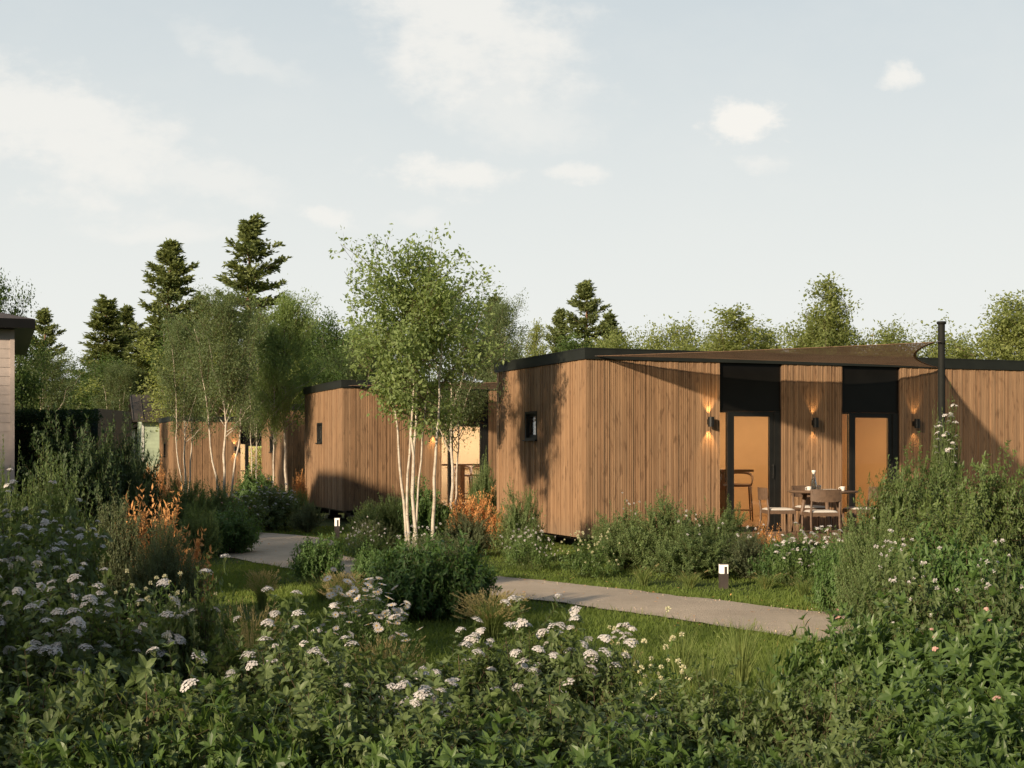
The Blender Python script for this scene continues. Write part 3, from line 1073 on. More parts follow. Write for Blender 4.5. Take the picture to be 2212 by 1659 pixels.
def make_pole(lab, x, y, h, attach):
    root = empty('sail_pole', lab, 'pole', (x, y, G(x, y)))
    mb = MB(); mb.lathe([(0.045, -0.3), (0.045, h - 0.04)], 20); mb.build('shaft', M_POLE, root, True)
    mb = MB(); mb.lathe([(0.0, h + 0.0), (0.058, h + 0.0), (0.060, h - 0.012), (0.060, h - 0.035), (0.046, h - 0.038)], 20)
    mb.build('cap', M_POLE, root, True)
    mb = MB(); mb.lathe([(0.0455, attach - .03), (0.05, attach - .03), (0.05, attach + .03), (0.0455, attach + .03)], 16)
    mb.build('bracket', M_POLE, root, True)
    return root


for ci, lab1, lab2 in ((0, 'brown mesh shade sail over the terrace of the nearest cabin', 'dark round pole carrying the sail in front of the nearest cabin'),
                       (1, 'brown mesh shade sail on the second cabin, behind the birch crown', 'dark pole of the sail of the second cabin')):
    p1 = cab(ci, 0.16, -0.07, 3.30); p3 = cab(ci, 7.07, -0.07, 3.26)
    o = CAB[ci][0]
    p2 = (o[0] + 4.36, o[1] - 4.5, 3.17)
    make_sail(lab1, ci, p1, p2, p3)
    make_pole(lab2, o[0] + 4.42, o[1] - 4.5, 3.44, 3.17)


# ------------------------------------------------------------------ terrace and furniture
DZ = 0.33
dk = empty('terrace_deck', 'low wooden terrace deck before the two glass doors', 'deck', cab(0, 2.3, -2.5, 0), ROT)
for i in range(17):
    b = MB(); b.box(0, 5.6, i * 0.145, i * 0.145 + 0.139, DZ - 0.028, DZ)
    o = b.build('board', M_DECK, dk)
jb = MB(); jb.box(0.02, 5.58, 0.02, 2.42, 0.10, DZ - 0.029); jb.build('joist', M_BLACK, dk)


def make_chair():
    root = empty('terrace_chair', '', 'chair')
    w2, d2, sh = 0.235, 0.225, 0.44
    for sx in (-1, 1):
        f = MB(); f.tube([(sx * w2, d2, 0), (sx * (w2 - .005), d2 - .01, sh - 0.02)], [0.013, 0.019], 8); f.build('leg', M_TEAK, root, True)
        f = MB(); f.tube([(sx * (w2 + .0), -d2 - 0.05, 0), (sx * (w2 - .005), -d2, sh * 0.6), (sx * (w2 - .005), -d2, sh), (sx * (w2 - .012), -d2 - 0.045, 0.78)], [0.013, 0.02, 0.019, 0.013], 8)
        f.build('leg', M_TEAK, root, True)
    s = MB()
    s.box(-w2 + .012, w2 - .012, d2 - .025, d2 + .0, sh - .065, sh - .006); s.box(-w2 + .012, w2 - .012, -d2 - .0, -d2 + .024, sh - .065, sh - .006)
    s.box(-w2 - .012, -w2 + .0115, -d2 + .02, d2 - .015, sh - .065, sh - .006); s.box(w2 - .0115, w2 + .012, -d2 + .02, d2 - .015, sh - .065, sh - .006)
    s.box(-w2 + .012, w2 - .012, -d2 + .0245, d2 - .0255, sh - .03, sh - .012)
    s.build('seat_frame', M_TEAK, root)
    c = MB(); n = 12
    g = np.linspace(-1, 1, n); U, Vv = np.meshgrid(g, g)
    def sq(u, v): return np.clip((1 - np.abs(u) ** 6) * (1 - np.abs(v) ** 6), 0, 1) ** 0.4
    for top in (1, 0):
        Z = sh - .004 + (0.032 * sq(U, Vv) if top else 0 * U)
        i_ = (np.arange(n - 1)[:, None] * n + np.arange(n - 1)[None]).ravel()
        c.add(np.stack([U.ravel() * (w2 - .01), Vv.ravel() * (d2 - .005), Z.ravel()], 1), np.stack([i_, i_ + 1, i_ + n + 1, i_ + n], 1), 0, 0.5)
    c.build('cushion', M_CUSH, root, True)
    b = MB(); m = 14
    a = np.linspace(-1, 1, m)
    bow = -0.055 * (1 - a ** 2)
    lowz = 0.625 - 0.025 * (1 - a ** 4)
    Vt = []
    for dy in (0, 0.018):
        for zz in (0, 1):
            Vt.append(np.stack([a * (w2 + .014), -d2 - 0.045 + bow + dy + .008 * (1 - zz), np.full(m, 0.80) if zz else lowz], 1))
    Vt = np.concatenate(Vt); q = np.arange(m - 1)
    ord_ = [0, 1, 3, 2]
    fs = [np.stack([q + ord_[r] * m, q + 1 + ord_[r] * m, q + 1 + ord_[(r + 1) % 4] * m, q + ord_[(r + 1) % 4] * m], 1) for r in range(4)]
    ends = np.array([[0, m, 3 * m, 2 * m], [m - 1, 3 * m - 1, 4 * m - 1, 2 * m - 1]])
    b.add(Vt, np.concatenate(fs + [ends]))
    b.build('backrest', M_TEAK, root)
    return root


chair0 = make_chair()
CH = [(4.90, 21.35, ROT * 0.25, 'teak chair with its back to the camera, in front of the round table'),
      (4.38, 22.15, -math.pi / 2 + 0.10, 'teak chair seen from the side, left of the round table'),
      (5.83, 22.45, math.pi / 2 + 0.2, 'teak chair half hidden by leaves, right of the round table'),
      (5.12, 23.05, math.pi + 0.15, 'teak chair on the far side of the round table')]
for i, (x, y, rz, lab) in enumerate(CH):
    o = chair0 if i == 0 else copy_tree(chair0)
    o.location = (x, y, DZ + 0.002); o.rotation_euler = (0, 0, rz)
    o['label'] = lab; o['group'] = 'teak chairs around the terrace table'

TX, TY = 5.13, 22.2
tb = empty('terrace_table', 'round dark wooden table on the terrace', 'table', (TX, TY, DZ + 0.002), 0.3)
t = MB(); t.lathe([(0.0, 0.745), (0.58, 0.745), (0.585, 0.738), (0.55, 0.715), (0.42, 0.705), (0.0, 0.705)], 48); t.build('table_top', M_TABLE, tb, True)
for q in range(3):
    a = q * 2 * math.pi / 3 - 1.9
    l = MB(); l.tube([(0.43 * math.cos(a), 0.43 * math.sin(a), 0), (0.30 * math.cos(a), 0.30 * math.sin(a), 0.70)], [0.022, 0.036], 10); l.build('leg', M_TABLE, tb, True)
l = MB()
for q in range(3):
    a = q * 2 * math.pi / 3 - 1.9
    l.box(-.001, .001, -.001, .001, .68, .681)
    l.tube([(0, 0, 0.685), (0.36 * math.cos(a), 0.36 * math.sin(a), 0.685)], 0.019, 6)
l.build('table_rail', M_TABLE, tb)
TZ = DZ + 0.002 + 0.745


def mug(x, y, lab, rz=0.0):
    m = MB()
    m.lathe([(0.0, 0.003), (0.030, 0.003), (0.034, 0.008), (0.043, 0.072), (0.044, 0.075), (0.041, 0.073), (0.033, 0.012), (0.0, 0.010)], 24)
    a = np.linspace(-1.35, 1.35, 9)
    m.tube(np.stack([-0.036 - 0.030 * np.cos(a), 0 * a, 0.040 + 0.024 * np.sin(a)], 1), 0.005, 6)
    o = m.build('mug', M_CERAM, None, True, (x, y, TZ)); o.rotation_euler = (0, 0, rz)
    tag(o, lab, 'mug', 'white mugs on the terrace table')


mug(5.42, 22.05, 'white mug standing alone on the right of the table')
mug(4.86, 22.0, 'white mug beside the glass carafe')
tr = MB(); tr.lathe([(0.0, 0.002), (0.155, 0.002), (0.165, 0.016), (0.160, 0.016), (0.150, 0.009), (0.0, 0.009)], 32)
tag(tr.build('tray', M_TABLE, None, True, (4.93, 22.1, TZ)), 'small dark tray under the carafe and mug', 'tray')
M_CLEAR = None
_m, _t = newmat('carafe_glass')
_g = _t.new('ShaderNodeBsdfGlossy'); _g.inputs['Roughness'].default_value = 0.03
_tr = _t.new('ShaderNodeBsdfTransparent'); _tr.inputs[0].default_value = (0.86, 0.89, 0.9, 1)
_lw = _t.new('ShaderNodeLayerWeight'); _lw.inputs[0].default_value = 0.45
_mx = _t.new('ShaderNodeMixShader')
_t.l.new(_t.math('MULTIPLY', _lw.outputs[1], 0.75), _mx.inputs[0]); _t.l.new(_tr.outputs[0], _mx.inputs[1]); _t.l.new(_g.outputs[0], _mx.inputs[2])
finish(_t, _mx.outputs[0])

cf = empty('carafe', 'tall glass water carafe with a round stopper', 'carafe', (4.96, 22.12, TZ + 0.01))
b = MB(); b.lathe([(0.0, 0.004), (0.046, 0.004), (0.048, 0.02), (0.045, 0.10), (0.030, 0.17), (0.019, 0.215), (0.022, 0.235), (0.020, 0.235), (0.017, 0.215), (0.028, 0.17), (0.042, 0.10), (0.044, 0.02), (0.0, 0.012)], 28)
b.build('bottle', _m, cf, True)
b = MB(); b.lathe([(0.0, 0.225), (0.016, 0.226), (0.016, 0.245), (0.028, 0.258), (0.032, 0.272), (0.026, 0.286), (0.0, 0.290)], 20); b.build('stopper', M_CERAM, cf, True)
cf.scale = (1.15, 1.15, 1.15)
b = MB(); b.lathe([(0.0, 0.0125), (0.0425, 0.02), (0.041, 0.10), (0.030, 0.155), (0.0, 0.155)], 20); b.build('water', _m, cf, True)
g_ = MB(); g_.lathe([(0.0, 0.003), (0.03, 0.003), (0.034, 0.09), (0.032, 0.09), (0.028, 0.010), (0.0, 0.010)], 20)
tag(g_.build('drinking_glass', _m, None, True, (5.03, 22.02, TZ + .01)), 'short clear tumbler beside the carafe', 'glass')
bw_ = MB(); bw_.lathe([(0.0, 0.002), (0.035, 0.002), (0.075, 0.04), (0.072, 0.042), (0.032, 0.010), (0.0, 0.010)], 24)
tag(bw_.build('bowl', M_CERAM, None, True, (4.95, 22.24, TZ)), 'white bowl of fruit behind the carafe', 'bowl')
for q, (dx, dy) in enumerate(((-.025, 0),)):
    f_ = MB(); f_.lathe([(0.0, -0.028), (0.018, -0.022), (0.028, 0), (0.020, 0.022), (0.0, 0.027)], 14)
    tag(f_.build('orange_fruit', M_CORK, None, True, (4.95 + dx, 22.24 + dy, TZ + 0.045)), 'small orange fruit in the white bowl', 'fruit')
bk = MB(); bk.box(-0.11, 0.11, -0.08, 0.08, 0.001, 0.004); bk.box(-0.108, 0.108, -0.077, 0.077, 0.0045, 0.026); bk.box(-0.11, 0.11, -0.08, 0.08, 0.0265, 0.0295)
o = bk.build('book', M_CUSH, None, False, (5.20, 22.1, TZ)); o.rotation_euler = (0, 0, 0.2)
tag(o, 'pale closed book lying on the terrace table', 'book')


# bar table and stools inside
def make_stool():
    root = empty('bar_stool', '', 'bar stool')
    for sx in (-1, 1):
        for sy in (-1, 1):
            f = MB(); f.tube([(sx * 0.22, sy * 0.21, 0), (sx * 0.185, sy * 0.175, 0.66)], [0.012, 0.019], 8); f.build('leg', M_BROWNWOOD, root, True)
    s = MB(); s.lathe([(0.0, 0.655), (0.20, 0.655), (0.225, 0.675), (0.225, 0.70), (0.20, 0.715), (0.0, 0.705)], 28); s.build('seat', M_BROWNWOOD, root, True)
    a = np.linspace(-0.45, math.pi + 0.45, 22)
    rr_ = 0.235
    P = np.stack([rr_ * np.cos(a), -rr_ * np.sin(a) * 0.95, 0.88 + 0.055 * np.sin(np.clip(a, 0, math.pi)) - 0.15 * (np.abs(a - math.pi / 2) / 2.0) ** 4], 1)
    P = np.vstack([[0.19, 0.10, 0.68], P, [-0.19, 0.10, 0.68]])
    rad = np.concatenate([[0.018], 0.018 + 0.017 * np.sin(np.clip(a, 0, math.pi)), [0.018]])
    b_ = MB(); b_.tube(P, rad, 10); b_.build('backrest', M_BROWNWOOD, root, True)
    ft = MB()
    for (x0, y0, x1, y1) in ((-.212, -.2, .212, -.2), (-.212, .2, .212, .2), (-.212, -.2, -.212, .2), (.212, -.2, .212, .2)):
        ft.tube([(x0, y0, 0.2), (x1, y1, 0.2)], 0.008, 6)
    ft.build('foot_rail', M_BROWNWOOD, root)
    return root


st0 = make_stool()
first = True
which = {0: 'nearest cabin', 1: 'second cabin', 3: 'farthest cabin'}
for ci in (0, 1, 3):
    for k_, (t_, s_, rz, ww) in enumerate(((3.86, 2.35, math.pi * 0.92, 'left'), (4.33, 2.40, math.pi * 0.86, 'right'))):
        o = st0 if first else copy_tree(st0)
        first = False
        o.location = cab(ci, t_, s_, 0.386); o.rotation_euler = (0, 0, ROT + rz)
        o['label'] = 'brown bar stool with curved back inside the %s, %s one at the bar table' % (which[ci], ww)
        o['group'] = 'bar stools behind the glass doors'
    r_ = empty('bar_table', 'high brown bar table inside the %s' % which[ci], 'table', cab(ci, 3.55, 1.75, 0.386), ROT, 'bar tables inside the cabins')
    q = MB(); q.box(-0.75, 0.52, -0.28, 0.28, 0.955, 1.0); q.build('table_top', M_BROWNWOOD, r_)
    q = MB(); q.box(-0.02, 0.10, -0.16, 0.16, 0.0, 0.954); q.build('leg', M_BROWNWOOD, r_)
    if ci:
        r_ = empty('kitchen_cabinet', 'low pale wood cabinet inside the %s' % which[ci], 'cabinet', cab(ci, 4.6, 3.2, 0.386), ROT)
        q = MB(); q.box(-0.8, 0.55, -0.2, 0.3, 0.0, 0.86); q.build('carcass', M_INTF, r_)
        for a_, b_ in ((-0.79, -0.13), (-0.12, 0.54)):
            q = MB(); q.box(a_, b_, -0.222, -0.201, 0.05, 0.85); q.build('cabinet_door', M_INT, r_)
        q = MB(); q.box(-0.84, 0.59, -0.25, 0.32, 0.861, 0.90); q.build('worktop', M_INTF, r_)


# ------------------------------------------------------------------ bollard lights
def make_bollard():
    root = empty('bollard_light', '', 'bollard')
    h, w_ = 0.305, 0.05
    b = MB(); b.box(-w_, w_, -w_, w_, -0.05, h * 0.60); b.build('post', M_GREYMET, root)
    b = MB(); b.box(-w_ - .004, w_ + .004, -w_ - .004, w_ + .004, h - 0.006, h); b.build('cap', M_GREYMET, root)
    b = MB(); b.box(-w_ + .002, w_ - .002, -w_ + .002, w_ - .002, h * 0.601, h - 0.0065); b.build('light_panel', M_BOLL, root)
    b = MB(); b.box(-0.002, w_ - 0.016, -w_ - .003, -w_ + .0015, h * 0.601, h - 0.032); b.build('mask', M_GREYMET, root)
    return root


bo0 = make_bollard()
BL = [(PX(1563, 17.07), 17.07, 0.12, 1.0, 'short square bollard light on the lawn beside the path'),
      (PX(728, 26.6), 26.6, 0.1, 1.35, 'short square bollard light below the corner of the second cabin')]
for i, (x, y, rz, sc, lab) in enumerate(BL):
    o = bo0 if i == 0 else copy_tree(bo0)
    o.location = (x, y, G(x, y)); o.rotation_euler = (0, 0, rz); o.scale = (1, 1, sc)
    o['label'] = lab; o['group'] = 'square bollard lights'

# ------------------------------------------------------------------ house, hedge, container, sheds
def siding(mb, x0, x1, y0, y1, z0, z1, pitch, face='y-', mi=0):
    """lapped horizontal boards on a face"""
    n = int(round((z1 - z0) / pitch))
    for i in range(n):
        a = z0 + i * pitch; b = a + pitch
        r = random.random()
        if face == 'y-':
            V = [(x0, y0 - .016, a), (x1, y0 - .016, a), (x1, y0 - .006, b), (x0, y0 - .006, b), (x0, y0, a), (x1, y0, a)]
        else:
            V = [(x0 - .022, y0, a), (x0 - .022, y1, a), (x0 - .004, y1, b), (x0 - .004, y0, b), (x0, y0, a), (x0, y1, a)]
        mb.add(V, np.array([(0, 1, 2, 3), (0, 4, 5, 1)]), mi, r)


hs = empty('house', 'mauve grey weatherboarded house with dark hipped roof at the left edge', 'house', (PX(30, 22), 22, 0), ROT)
m = MB(); m.box(-7, 0, 0, 6, 0, 3.72); siding(m, -7, -0.06, 0, 6, 0.1, 3.70, 0.15); m.build('wall', M_SIDING, hs)
m = MB(); m.box(-0.06, 0.008, -0.028, 0.05, 0, 3.71); m.build('corner_board', M_SIDING, hs)
m = MB(); m.box(-7.3, 0.32, -0.32, 6.3, 3.725, 3.87); m.build('fascia', M_PANEL, hs)
m = MB()
m.add([(-7.3, -.32, 3.872), (.32, -.32, 3.872), (.32, 6.3, 3.872), (-7.3, 6.3, 3.872), (-4.2, 3, 4.7), (-2.8, 3, 4.7)],
      [np.array([(0, 1, 5, 4), (2, 3, 4, 5)]), np.array([(1, 2, 5), (3, 0, 4)])])
m.build('roof', M_SHING, hs)


def leafbox(name, lab, loc, sx, sy, sz, n, size, mat, seed):
    rng = np.random.default_rng(seed)
    root = empty(name, lab, name.replace('_', ' '), loc, ROT * 0)
    P = rng.uniform(0, 1, (n, 3)) * [sx, sy, sz]
    f = rng.random(n)
    P[:, 1] = np.where(f < .6, rng.random(n) ** 2 * 0.3, P[:, 1]); P[:, 2] = np.where(f > .75, sz - rng.random(n) ** 2 * 0.2, P[:, 2])
    P += rng.normal(0, 0.03, P.shape)
    mb = MB(); add_leaves(mb, P, rng.normal(0, 1, (n, 3)) + [0, -.3, .6], rng.normal(0, 1, (n, 3)) + [0, -1, .3], size * rng.uniform(.6, 1.3, n), T_DIA, rng)
    mb.build('foliage', mat, root)
    s = MB(); s.box(0.25, sx - .25, 0.3, sy - .1, 0, sz - .25)
    for q in range(6):
        s.tube([(sx * (q + .5) / 6, sy / 2, 0), (sx * (q + .5) / 6, sy / 2, sz - .3)], 0.04, 5)
    s.build('branches', M_STEM, root)
    return root


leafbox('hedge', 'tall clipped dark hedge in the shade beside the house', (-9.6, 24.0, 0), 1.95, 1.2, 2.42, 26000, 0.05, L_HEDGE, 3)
ct = empty('garden_container', 'dark green metal container in the shade behind the hedge', 'container', (PX(120, 26), 26, 0), 0)
w_ = PX(211, 26) - PX(120, 26)
m = MB(); m.box(0, w_, 0, 2.2, 0.05, 2.44)
m.build('body', M_DKGREEN, ct)
m = MB(); m.box(w_ - .07, w_ + .02, -0.05, 2.25, 0, 2.55); m.box(-.02, w_ - .0705, -.05, .03, 2.4405, 2.53); m.build('frame', M_DKGREEN, ct)

# pale green shed
d = 58.0
gx = PX(308, d)
sh = empty('garden_shed', 'pale green weatherboarded shed with brown seamed metal roof', 'shed', (gx, d, -0.5), ROT)
sw, sl_, she = 2.1, 5.0, 3.55
m = MB(); m.box(0, sl_, 0, sw, 0, she); siding(m, 0.06, sl_, 0, sw, 0.1, she - .02, 0.17)
siding(m, 0, 0, 0.0, sw, 0.1, she - .02, 0.17, 'x-')
m.add([(0, 0, she), (0, sw, she), (0, sw / 2, she + .95), (0.05, 0, she), (0.05, sw, she), (0.05, sw / 2, she + .95)], [np.array([(0, 2, 1), (3, 4, 5)])])
m.build('wall', M_SIDEG, sh)
m = MB(); m.box(-.035, .05, -.035, .045, 0, she - .01); m.build('corner_board', M_WHITE, sh)
m = MB()
for sg in (0, 1):
    ye = -0.35 if sg == 0 else sw + .35
    ze = she - 0.1
    V = [(-.45, ye, ze), (sl_ + .3, ye, ze), (sl_ + .3, sw / 2, she + 1.06), (-.45, sw / 2, she + 1.06)]
    V2 = [(a, b, c + .06) for a, b, c in V]
    m.add(V + V2, np.array([(0, 1, 2, 3), (4, 7, 6, 5), (0, 4, 5, 1), (1, 5, 6, 2), (3, 7, 4, 0)]))
    for q in range(14):
        xx = -.42 + q * 0.42
        m.tube([(xx, ye, ze + .08), (xx, sw / 2, she + 1.14)], .025, 4)
m.build('roof', M_SEAM, sh)
m = MB(); x0 = 1.15
m.box(x0, x0 + .12, -.06, -.0235, 1.1, 2.75); m.box(x0 + .82, x0 + .94, -.06, -.0235, 1.1, 2.75); m.box(x0 + .1205, x0 + .8195, -.06, -.0235, 2.63, 2.75); m.box(x0 + .1205, x0 + .8195, -.06, -.0235, 1.1, 1.22)
wn_ = m.build('window', M_WHITE, sh)
m = MB(); m.box(x0 + .121, x0 + .819, -.05, -.024, 1.221, 2.629); m.build('pane', M_PANEL, wn_)

d = 60.0
s2 = empty('garden_shed', 'low grey white lean-to shed with dark roof left of the green shed', 'shed', (PX(232, d), d, -0.5), ROT * 0.4)
wd = PX(290, d) - PX(232, d)
m = MB(); m.add([(0, 0, 0), (wd, 0, 0), (wd, 2.5, 0), (0, 2.5, 0), (0, 0, 2.65), (wd, 0, 3.2), (wd, 2.5, 3.2), (0, 2.5, 2.65)],
                np.array([(0, 1, 5, 4), (1, 2, 6, 5), (2, 3, 7, 6), (3, 0, 4, 7), (4, 5, 6, 7)]))
m.build('wall', M_WHITE, s2)
m = MB(); V = [(-.4, -.3, 2.63), (wd + .1, -.3, 3.28), (wd + .1, 2.8, 3.28), (-.4, 2.8, 2.63)]
m.add(V + [(a, b, c + .14) for a, b, c in V], np.array([(0, 1, 2, 3), (4, 7, 6, 5), (0, 4, 5, 1), (1, 5, 6, 2), (3, 7, 4, 0)])); m.build('roof', M_SEAM, s2)

# ------------------------------------------------------------------ trees
def tree_proto(name, seed, H, stems, zc, Rm, shape, nb, twigs, leafn, leaf, tmpl, lm, bm, elev=45, jit=0.07, twl=0.22, kink=0.02, droop=0.0, low_bare=True):
    rng = np.random.default_rng(seed)
    tr = MB(); cr = MB()
    LP = []; LR = []
    ph = rng.random(3) * 6.28
    for (bx, by, tx, ty, hf, r) in stems:
        n = 14
        f = np.linspace(0, 1, n)
        P = np.stack([bx + (tx - bx) * f ** 1.3, by + (ty - by) * f ** 1.3, H * hf * f], 1)
        P[1:, :2] += np.cumsum(rng.normal(0, kink * H / 10, (n - 1, 2)), 0)
        P[0, 2] = -0.1
        rad = r * (1 - 0.93 * f) + 0.003
        rad[0] *= 1.25
        tr.tube(P, rad, 8, 0)
        for k in range(nb):
            u = ((k + rng.random()) / nb) ** (0.80 if name == 'central' else 1.0)
            z = zc + (H * hf - zc) * u * 0.97
            i_ = np.interp(z, P[:, 2], np.arange(n)); i0 = int(min(i_, n - 2)); fr = i_ - i0
            p = P[i0] * (1 - fr) + P[i0 + 1] * fr
            a = rng.random() * 2 * np.pi
            uu = (z - zc) / (H - zc)
            env = Rm * shape(min(1, uu + 0.12)) * (1 + 0.22 * np.sin(2 * a + ph[0] + 4 * uu) + 0.15 * np.sin(5 * a + ph[1] + 9 * uu))
            tgt = np.array([env * np.cos(a), env * np.sin(a), 0]) * (rng.uniform(0.35, 1.12) if name == 'central' else rng.uniform(0.55, 1.05))
            dh = tgt[:2] - p[:2]
            L = np.linalg.norm(dh) + 0.05
            el = math.tan(R(elev + rng.normal(0, 9)))
            e = np.array([tgt[0], tgt[1], min(H * 1.02, p[2] + L * el * rng.uniform(0.7, 1.1))])
            mid = p * 0.5 + e * 0.5 + np.array([0, 0, -0.10 * L])
            br = bez(p, mid, e, 7)
            br[1:-1] += rng.normal(0, 0.02 * L, (5, 3))
            r0 = max(0.004, rad[i0] * 0.45)
            tr.tube(br, np.linspace(r0, max(0.0025, r0 * 0.25), 7), 5, 0 if r0 > 0.0115 else 1, cap=False)
            for q in range(twigs):
                g_ = rng.uniform(0.35, 1.0) * 6
                j0 = int(min(g_, 5)); fq = g_ - j0
                s0 = br[j0] * (1 - fq) + br[j0 + 1] * fq
                d_ = nrm(rng.normal(0, 1, 3) + nrm(br[j0 + 1] - br[j0]) * 0.8 + np.array([0, 0, 0.15 - droop]))
                l_ = twl * Rm * rng.uniform(0.5, 1.2)
                e2 = s0 + d_ * l_ + np.array([0, 0, -droop * l_])
                tr.tube(bez(s0, s0 + d_ * l_ * 0.5, e2, 4), np.linspace(r0 * 0.25 + .001, .001, 4), 3, 1, cap=False)
                m = leafn
                t_ = rng.uniform(0.1, 1.05, m)[:, None]
                LP.append(s0 + (e2 - s0) * t_ + rng.normal(0, jit, (m, 3)))
                LR.append(np.full(m, rng.random()))
    P = np.concatenate(LP); n = len(P); cl = np.concatenate(LR)
    cen = np.array([0, 0, zc + 0.45 * (H - zc)])
    o = nrm(P - cen)
    D = o * 0.5 + rng.normal(0, 0.7, (n, 3)) + [0, 0, -0.25 - droop]
    N = o * 0.5 + rng.normal(0, 0.6, (n, 3)) + [0, 0, 0.5]
    add_leaves(cr, P, D, N, leaf * rng.uniform(0.55, 1.25, n), tmpl, rng, 0, np.clip(0.5 * cl + 0.5 * rng.random(n), 0, 1))
    print(name, n, 'leaves')
    return dict(cr=cr.mesh('crown', lm), tr=tr.mesh('trunk', [bm, M_STEM], True), H=H, R=Rm)


def conifer_proto(seed, H, Rm, z0, dz, lm=L_PINE):
    rng = np.random.default_rng(seed)
    tr = MB(); cr = MB()
    f = np.linspace(0, 1, 12)
    P = np.stack([0.08 * np.sin(f * 3 + seed), 0.06 * np.cos(f * 4), H * f], 1); P[0, 2] = -0.2
    tr.tube(P, 0.016 * H * (1 - 0.93 * f), 8, 0)
    A = []; Dd = []; Nn = []; Sz = []; Rr = []
    z = z0
    while z < H - 0.12:
        u = (z - z0) / (H - z0)
        nbr = 6 if u < 0.8 else 5
        env = Rm * (1 - u) ** 0.78 * (0.80 + 0.20 * math.sin(u * 23 + seed)) + 0.03
        if u < 0.15:
            env *= 0.75 + u * 1.6
        a0 = rng.random() * 6.28
        for b in range(nbr):
            if rng.random() < 0.13 * (1 - u):
                continue
            a = a0 + b * 6.283 / nbr + rng.normal(0, 0.25)
            L = env * rng.uniform(0.5, 1.2)
            zz = z + rng.normal(0, dz * 0.2)
            c, s_ = math.cos(a), math.sin(a)
            rise = (0.05 + 1.5 * u ** 3) * L
            t = np.linspace(0, 1, 7)
            br = np.stack([c * L * t, s_ * L * t, zz + rise * t - 0.10 * L * np.sin(t * math.pi) * (1 - u) + 0.10 * L * t ** 3], 1)
            br[:, 0] += P[0, 0] * 0 + 0.08 * math.sin(zz / H * 3 + seed)
            tr.tube(br, np.linspace(0.028 * (1.15 - u), 0.006, 7), 4, 0, cap=False)
            nt = int(14 + 34 * L / max(Rm, .1))
            tt = rng.uniform(0.18 * (1 - u), 1.0, nt) ** 0.75
            base = np.stack([np.interp(tt, t, br[:, k]) for k in range(3)], 1)
            side = np.array([-s_, c, 0]); fw = np.array([c, s_, 0.1])
            sp = (0.34 * L * (1 - tt * 0.8) + 0.08) * rng.uniform(-1, 1, nt)
            pos = base + side * sp[:, None] - fw * (np.abs(sp) * 0.15)[:, None] + rng.normal(0, 0.04, (nt, 3)) + np.array([0, 0, 0.04])
            ax_ = nrm(fw * 0.7 + side * (np.sign(sp) * rng.uniform(0.1, 0.8, nt))[:, None] + np.array([0, 0, 0.35 + 0.5 * u]) + rng.normal(0, 0.25, (nt, 3)))
            K_ = 9
            m = nt * K_
            pr_ = np.repeat(pos, K_, 0); ar_ = np.repeat(ax_, K_, 0)
            A.append(pr_ + ar_ * rng.uniform(-0.12, 0.16, m)[:, None])
            Dd.append(ar_ + rng.normal(0, 0.55, (m, 3)))
            Nn.append(rng.normal(0, 0.8, (m, 3)) + np.array([0, 0, 0.6]))
            Sz.append(rng.uniform(0.12, 0.22, m)); Rr.append(np.clip(np.repeat(rng.random(nt) * 0.6, K_) + 0.4 * rng.random(m), 0, 1))
        z += dz * 1.12 * (1 - 0.45 * u) * rng.uniform(0.8, 1.25)
    m = 110
    A.append(np.stack([rng.normal(0, .03, m), rng.normal(0, .03, m), H + 0.25 - rng.random(m) * 1.1], 1)); Dd.append(np.array([0, 0, 1.0]) + rng.normal(0, .4, (m, 3)))
    Nn.append(rng.normal(0, 1, (m, 3))); Sz.append(np.full(m, .17)); Rr.append(rng.random(m))
    T_N = (np.array([(0, 0, 0), (.20, .5, .02), (0, 1, 0), (-.20, .5, .02)]), [np.array([(0, 1, 2, 3)])])
    add_leaves(cr, np.concatenate(A), np.concatenate(Dd), np.concatenate(Nn), np.concatenate(Sz), T_N, rng, 0, np.concatenate(Rr))
    print('conifer', sum(map(len, A)))
    return dict(cr=cr.mesh('crown', lm), tr=tr.mesh('trunk', M_BARKP, True), H=H, R=Rm)


def vase(u):      # narrow low, wide in the upper middle
    return max(0.12, math.sin(math.pi * min(1, 0.16 + 0.80 * u)) ** 0.7)


def dome_(u):
    return max(0.15, math.sin(math.pi * min(1, 0.30 + 0.66 * u)) ** 0.6)


def cone_(u):
    return max(0.10, (1 - u) ** 0.7)


def place_tree(pr, name, lab, cat, px, top, d, wpx=None, group=None, rz=None, basez=None, hscale=None):
    x = PX(px, d); g = G(x, d) if basez is None else basez
    h = EYE - (top - 972) * d / FR - g
    sz = h / pr['H'] * (0.93 if name == 'broadleaf_tree' else 1.0) if hscale is None else hscale
    sxy = sz if wpx is None else (wpx / 2 / FR * d) / pr['R']
    r_ = empty(name, lab, cat, (x, d, g), rz if rz is not None else (hash_(lab) % 628) / 100.0, group)
    for k, nm in (('tr', 'trunk'), ('cr', 'crown')):
        o = obj(nm, pr[k], r_)
        o.scale = (sxy, sxy, sz)
    return r_


def hash_(s):
    v = 7
    for ch in s:
        v = (v * 131 + ord(ch)) % 1000003
    return v


